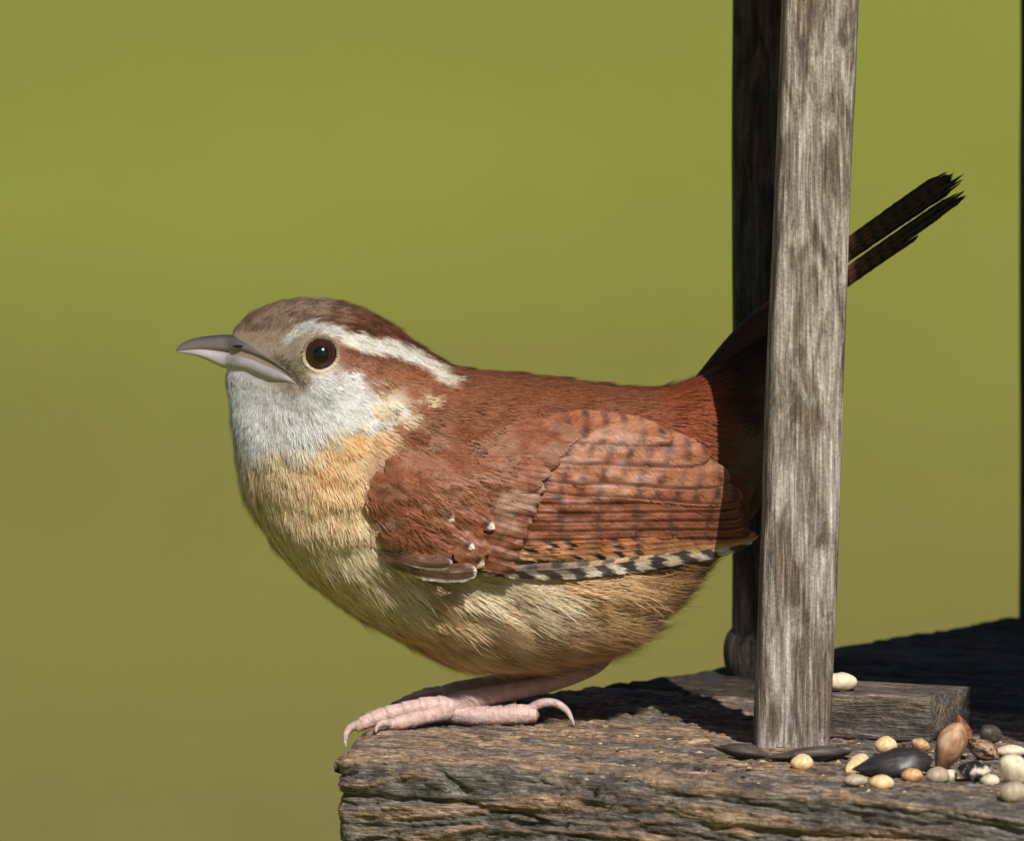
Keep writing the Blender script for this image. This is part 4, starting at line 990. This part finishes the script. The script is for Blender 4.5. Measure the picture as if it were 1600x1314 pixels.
# ------------------------------------------------------------------ seeds on the tray
def seed_mat(name, stops, scale=(1e4 / 14,) * 3, rough=.45, spec=.4, stripes=None):
    t = NT(name); c = t.ramp(t.noise(t.coords(scale), 1, 4, .6, .4), stops)
    n4 = t.noise(t.coords((1e4 / 4,) * 3), 1, 3)
    c = t.mix(.35, c, t.ramp(n4, [(.3, (.65, .65, .65)), (.7, (1.25, 1.25, 1.25))]), 'MULTIPLY')
    t.bump(n4, .25, .00012)
    return t.fin(c, rough, spec)
MS = dict(
    millet=seed_mat('millet_husk', [(.3, lin((206, 158, 104))), (.5, lin((226, 192, 142))), (.7, lin((240, 222, 188)))], rough=.3),
    pale=seed_mat('pale_kernel', [(.3, lin((196, 176, 144))), (.6, lin((226, 212, 184)))], rough=.4),
    grey=seed_mat('dusty_seed', [(.3, lin((140, 126, 106))), (.6, lin((182, 166, 142)))], rough=.55),
    peach=seed_mat('peach_seed', [(.3, lin((176, 120, 74))), (.6, lin((218, 166, 116)))], rough=.4),
    black=seed_mat('black_sunflower_hull', [(.3, lin((26, 25, 26))), (.6, lin((52, 50, 50))), (.8, lin((92, 86, 80)))], scale=(1e4 / 90, 1e4 / 9, 1e4 / 9), rough=.42),
    kernel=seed_mat('brown_kernel_skin', [(.28, lin((120, 82, 56))), (.5, lin((176, 136, 104))), (.72, lin((204, 176, 150)))], scale=(1e4 / 70, 1e4 / 16, 1e4 / 16), rough=.6),
    chip=seed_mat('reddish_husk', [(.3, lin((84, 48, 34))), (.6, lin((148, 94, 68)))], rough=.6),
    stripe=seed_mat('striped_husk', [(.44, lin((30, 26, 25))), (.5, lin((120, 92, 74))), (.62, lin((170, 140, 110)))], scale=(1e4 / 120, 1e4 / 7, 1e4 / 7), rough=.55),
    pied=seed_mat('pied_husk', [(.46, lin((28, 27, 29))), (.52, lin((60, 58, 58))), (.6, lin((206, 192, 168)))], scale=(1e4 / 26,) * 3, rough=.45),
    hull=seed_mat('dusty_dark_hull', [(.3, lin((44, 38, 36))), (.6, lin((84, 74, 66))), (.8, lin((120, 108, 96)))], scale=(1e4 / 60, 1e4 / 10, 1e4 / 10), rough=.55),
    straw=seed_mat('straw', [(.3, lin((150, 112, 70))), (.6, lin((206, 172, 122)))], rough=.6))
def seed(name, label, mat, u, v, ln, wd, th, roll=0.0, yaw=0.0, pitch=0.0, lift=0.0, point=.12, ridge=0.0, sd=0, h=0.0, hollow=False, group=None, cat='seed'):
    """seed lying on the tray: long axis = local x; u,v is the picture position of its underside's middle"""
    n, m = 26, 22; s = np.linspace(0, 1, n)[:, None]; a = np.linspace(0, 2 * np.pi, m, endpoint=False)[None, :]
    r = np.sin(np.pi * np.clip(s, 0, 1) ** (1 + point * .45)) ** (.46 + .28 * point)          # blunt end and pointed end
    r = np.maximum(r, .004)
    nzv = 1 + .14 * (fbm(s * 5 + sd, np.cos(a) * 2 + sd, np.sin(a) * 2, o=3) - .5) * 2 + ridge * (np.cos(a * 7) * .035 + .10 * (fbm(s * 9 + sd, np.cos(a) * 3, np.sin(a) * 3, o=3) - .5))
    X = (s - .5) * ln + 0 * a; Y = wd / 2 * r * np.cos(a) * nzv; Z = th / 2 * r * np.sin(a) * nzv
    if ridge: Z = Z * (1 - .25 * np.abs(np.cos(a)) ** 3)
    if hollow: Z = np.where(np.sin(a) < 0, -Z * .72 - 1.0 * r, Z)                                   # an open half shell: inner skin follows the outer
    Y = Y + .04 * ln * np.sin(s * np.pi) * math.sin(sd * 2.1)
    V = np.stack([X, Y, Z], -1).reshape(-1, 3)
    o = mesh_obj(name, V, grid_faces(n, m, True), MS[mat])
    o.rotation_euler = (math.radians(roll), math.radians(pitch), math.radians(yaw))
    R = np.array(o.rotation_euler.to_matrix()); zmin = (V @ R.T)[:, 2].min()
    p = tray(u, v, h)
    o.location = (p[0], p[1], p[2] - (zmin + 2.5) * S + lift * S)
    tag(o, label, cat, group)
    return o
seed('millet_seed', 'round cream millet seed alone just in front of the silver-grey post', 'millet', 1253, 1203, 36, 31, 27, yaw=10, sd=1)
seed('millet_seed', 'long cream seed leaning against the tip of the black sunflower seed', 'millet', 1338, 1206, 58, 26, 26, yaw=55, pitch=-20, sd=2)
seed('millet_seed', 'cream millet seed peeping out behind the black sunflower seed', 'millet', 1384, 1176, 36, 30, 28, yaw=0, sd=3)
seed('dusty_seed', 'flat greyish-white seed in front of the black sunflower seed point', 'grey', 1336, 1227, 40, 30, 20, yaw=-8, sd=4)
seed('millet_seed', 'shiny cream millet seed in front of the middle of the black sunflower seed', 'millet', 1377, 1233, 40, 32, 25, yaw=-12, sd=5)
seed('peach_seed', 'small peach-brown seed at the blunt end of the black sunflower seed', 'peach', 1425, 1220, 34, 28, 23, yaw=5, sd=6)
seed('dusty_seed', 'dull grey-beige seed beneath the brown kernel tip', 'grey', 1465, 1224, 38, 34, 28, yaw=30, sd=7)
seed('millet_seed', 'tiny bright seed tucked beside the dull grey-beige seed', 'pale', 1484, 1219, 24, 20, 20, yaw=60, sd=8)
seed('sunflower_seed', 'black sunflower seed lying on its side among cream seeds', 'black', 1394, 1214, 128, 60, 46, yaw=6, pitch=-6, roll=28, point=.9, ridge=1, sd=9)
seed('sunflower_kernel', 'large brown shelled kernel standing upright on its point', 'kernel', 1482, 1212, 96, 60, 46, yaw=-25, pitch=-64, roll=25, point=.9, sd=10)
seed('husk_fragment', 'reddish-brown curled husk behind the standing kernel', 'chip', 1505, 1168, 58, 26, 24, yaw=30, pitch=70, point=.4, sd=11, cat='husk')
seed('striped_husk', 'striped open husk lying between the kernel and white seeds', 'stripe', 1533, 1188, 66, 44, 32, yaw=-30, pitch=22, roll=-20, point=.8, sd=12, hollow=False, cat='husk')
seed('husk_fragment', 'grey translucent husk piece at the edge of the shade', 'hull', 1548, 1160, 40, 30, 30, yaw=40, pitch=20, sd=13, cat='husk')
seed('pied_seed', 'black and white seed in front of the striped husk', 'pied', 1524, 1222, 62, 42, 36, yaw=-18, pitch=10, point=.6, sd=14)
seed('dusty_seed', 'flat grey sliver lying in front of the standing kernel', 'hull', 1506, 1226, 44, 24, 8, yaw=-20, point=.9, sd=15)
seed('pale_kernel', 'small white kernel touching the black and white seed', 'pale', 1546, 1228, 34, 24, 22, yaw=-30, point=.5, sd=16)
seed('pale_kernel', 'largest white kernel, propped up beside the black and white seed', 'pale', 1584, 1228, 66, 54, 44, yaw=60, pitch=40, sd=17)
seed('dusty_seed', 'dull beige seed nearest the front edge of the tray', 'grey', 1584, 1254, 46, 40, 34, yaw=10, sd=18)
seed('pale_kernel', 'slim white kernel lying behind the large white one', 'pale', 1580, 1181, 48, 28, 20, yaw=4, sd=19)
seed('pale_kernel', 'pale oval kernel lying on top of the low cleat', 'pale', 1312, 1078, 56, 36, 30, yaw=6, h=74, sd=20)
seed('husk_fragment', 'tan husk chip between the cleat and the black sunflower seed', 'straw', 1438, 1172, 32, 30, 20, yaw=40, pitch=25, sd=21, cat='husk')
seed('straw_sliver', 'short tan sliver lying on the tray beside the post shadow', 'straw', 1092, 1162, 46, 12, 10, yaw=38, point=.2, sd=22, cat='straw')
seed('sunflower_hull', 'short dark hull at the foot of the silver-grey post near the tan sliver', 'hull', 1158, 1186, 96, 56, 24, yaw=-22, pitch=6, roll=-14, point=.8, sd=23, ridge=1, cat='hull')
seed('sunflower_hull', 'long dark hull lying across the foot of the silver-grey post', 'hull', 1262, 1190, 140, 58, 24, yaw=10, pitch=-3, roll=-12, point=.7, sd=24, ridge=1, cat='hull')

def crumbs(n):
    Vs, Fs, Cs = [], [], []; base = 0
    oc = np.array([(1, 0, 0), (-1, 0, 0), (0, 1, 0), (0, -1, 0), (0, 0, 1), (0, 0, -1)], float)
    of = np.array([(0, 2, 4), (2, 1, 4), (1, 3, 4), (3, 0, 4), (2, 0, 5), (1, 2, 5), (3, 1, 5), (0, 3, 5)])
    pal = [lin(c) for c in ((196, 168, 126), (120, 92, 66), (60, 52, 48), (168, 150, 126), (206, 186, 150))]
    for i in range(n):
        if rng.random() < .62: u, v = 1480 + rng.normal(0, 110), 1196 + rng.normal(0, 22)
        else: u, v = rng.uniform(880, 1600), rng.uniform(1150, 1225)
        if not (860 < u < 1640 and 1140 < v < 1246): continue
        p = (tray(u, v) - A) / S; sz = rng.uniform(1.6, 5.5) * (1 if rng.random() < .85 else 1.7)
        q = oc * np.array([rng.uniform(.7, 1.8), rng.uniform(.6, 1.2), rng.uniform(.3, .7)]) * sz + rng.normal(0, .12 * sz, (6, 3)); a = rng.uniform(0, 6.28)
        R = np.array([[math.cos(a), -math.sin(a), 0], [math.sin(a), math.cos(a), 0], [0, 0, 1]])
        Vs.append(q @ R.T + p + np.array([0, 0, sz * .2])); Fs.append(of + base); base += 6; Cs.append(np.tile(pal[rng.integers(0, 5)] * rng.uniform(.7, 1.1), (6, 1)))
    o = mesh_obj('seed_crumbs', np.vstack(Vs), np.vstack(Fs), mat_col('crumb', .8, .15), None, cols=np.vstack(Cs), smooth=False)
    o.location = Vector(A); tag(o, 'fine seed crumbs and dust scattered on the tray', 'crumbs', kind='stuff')
crumbs(420)
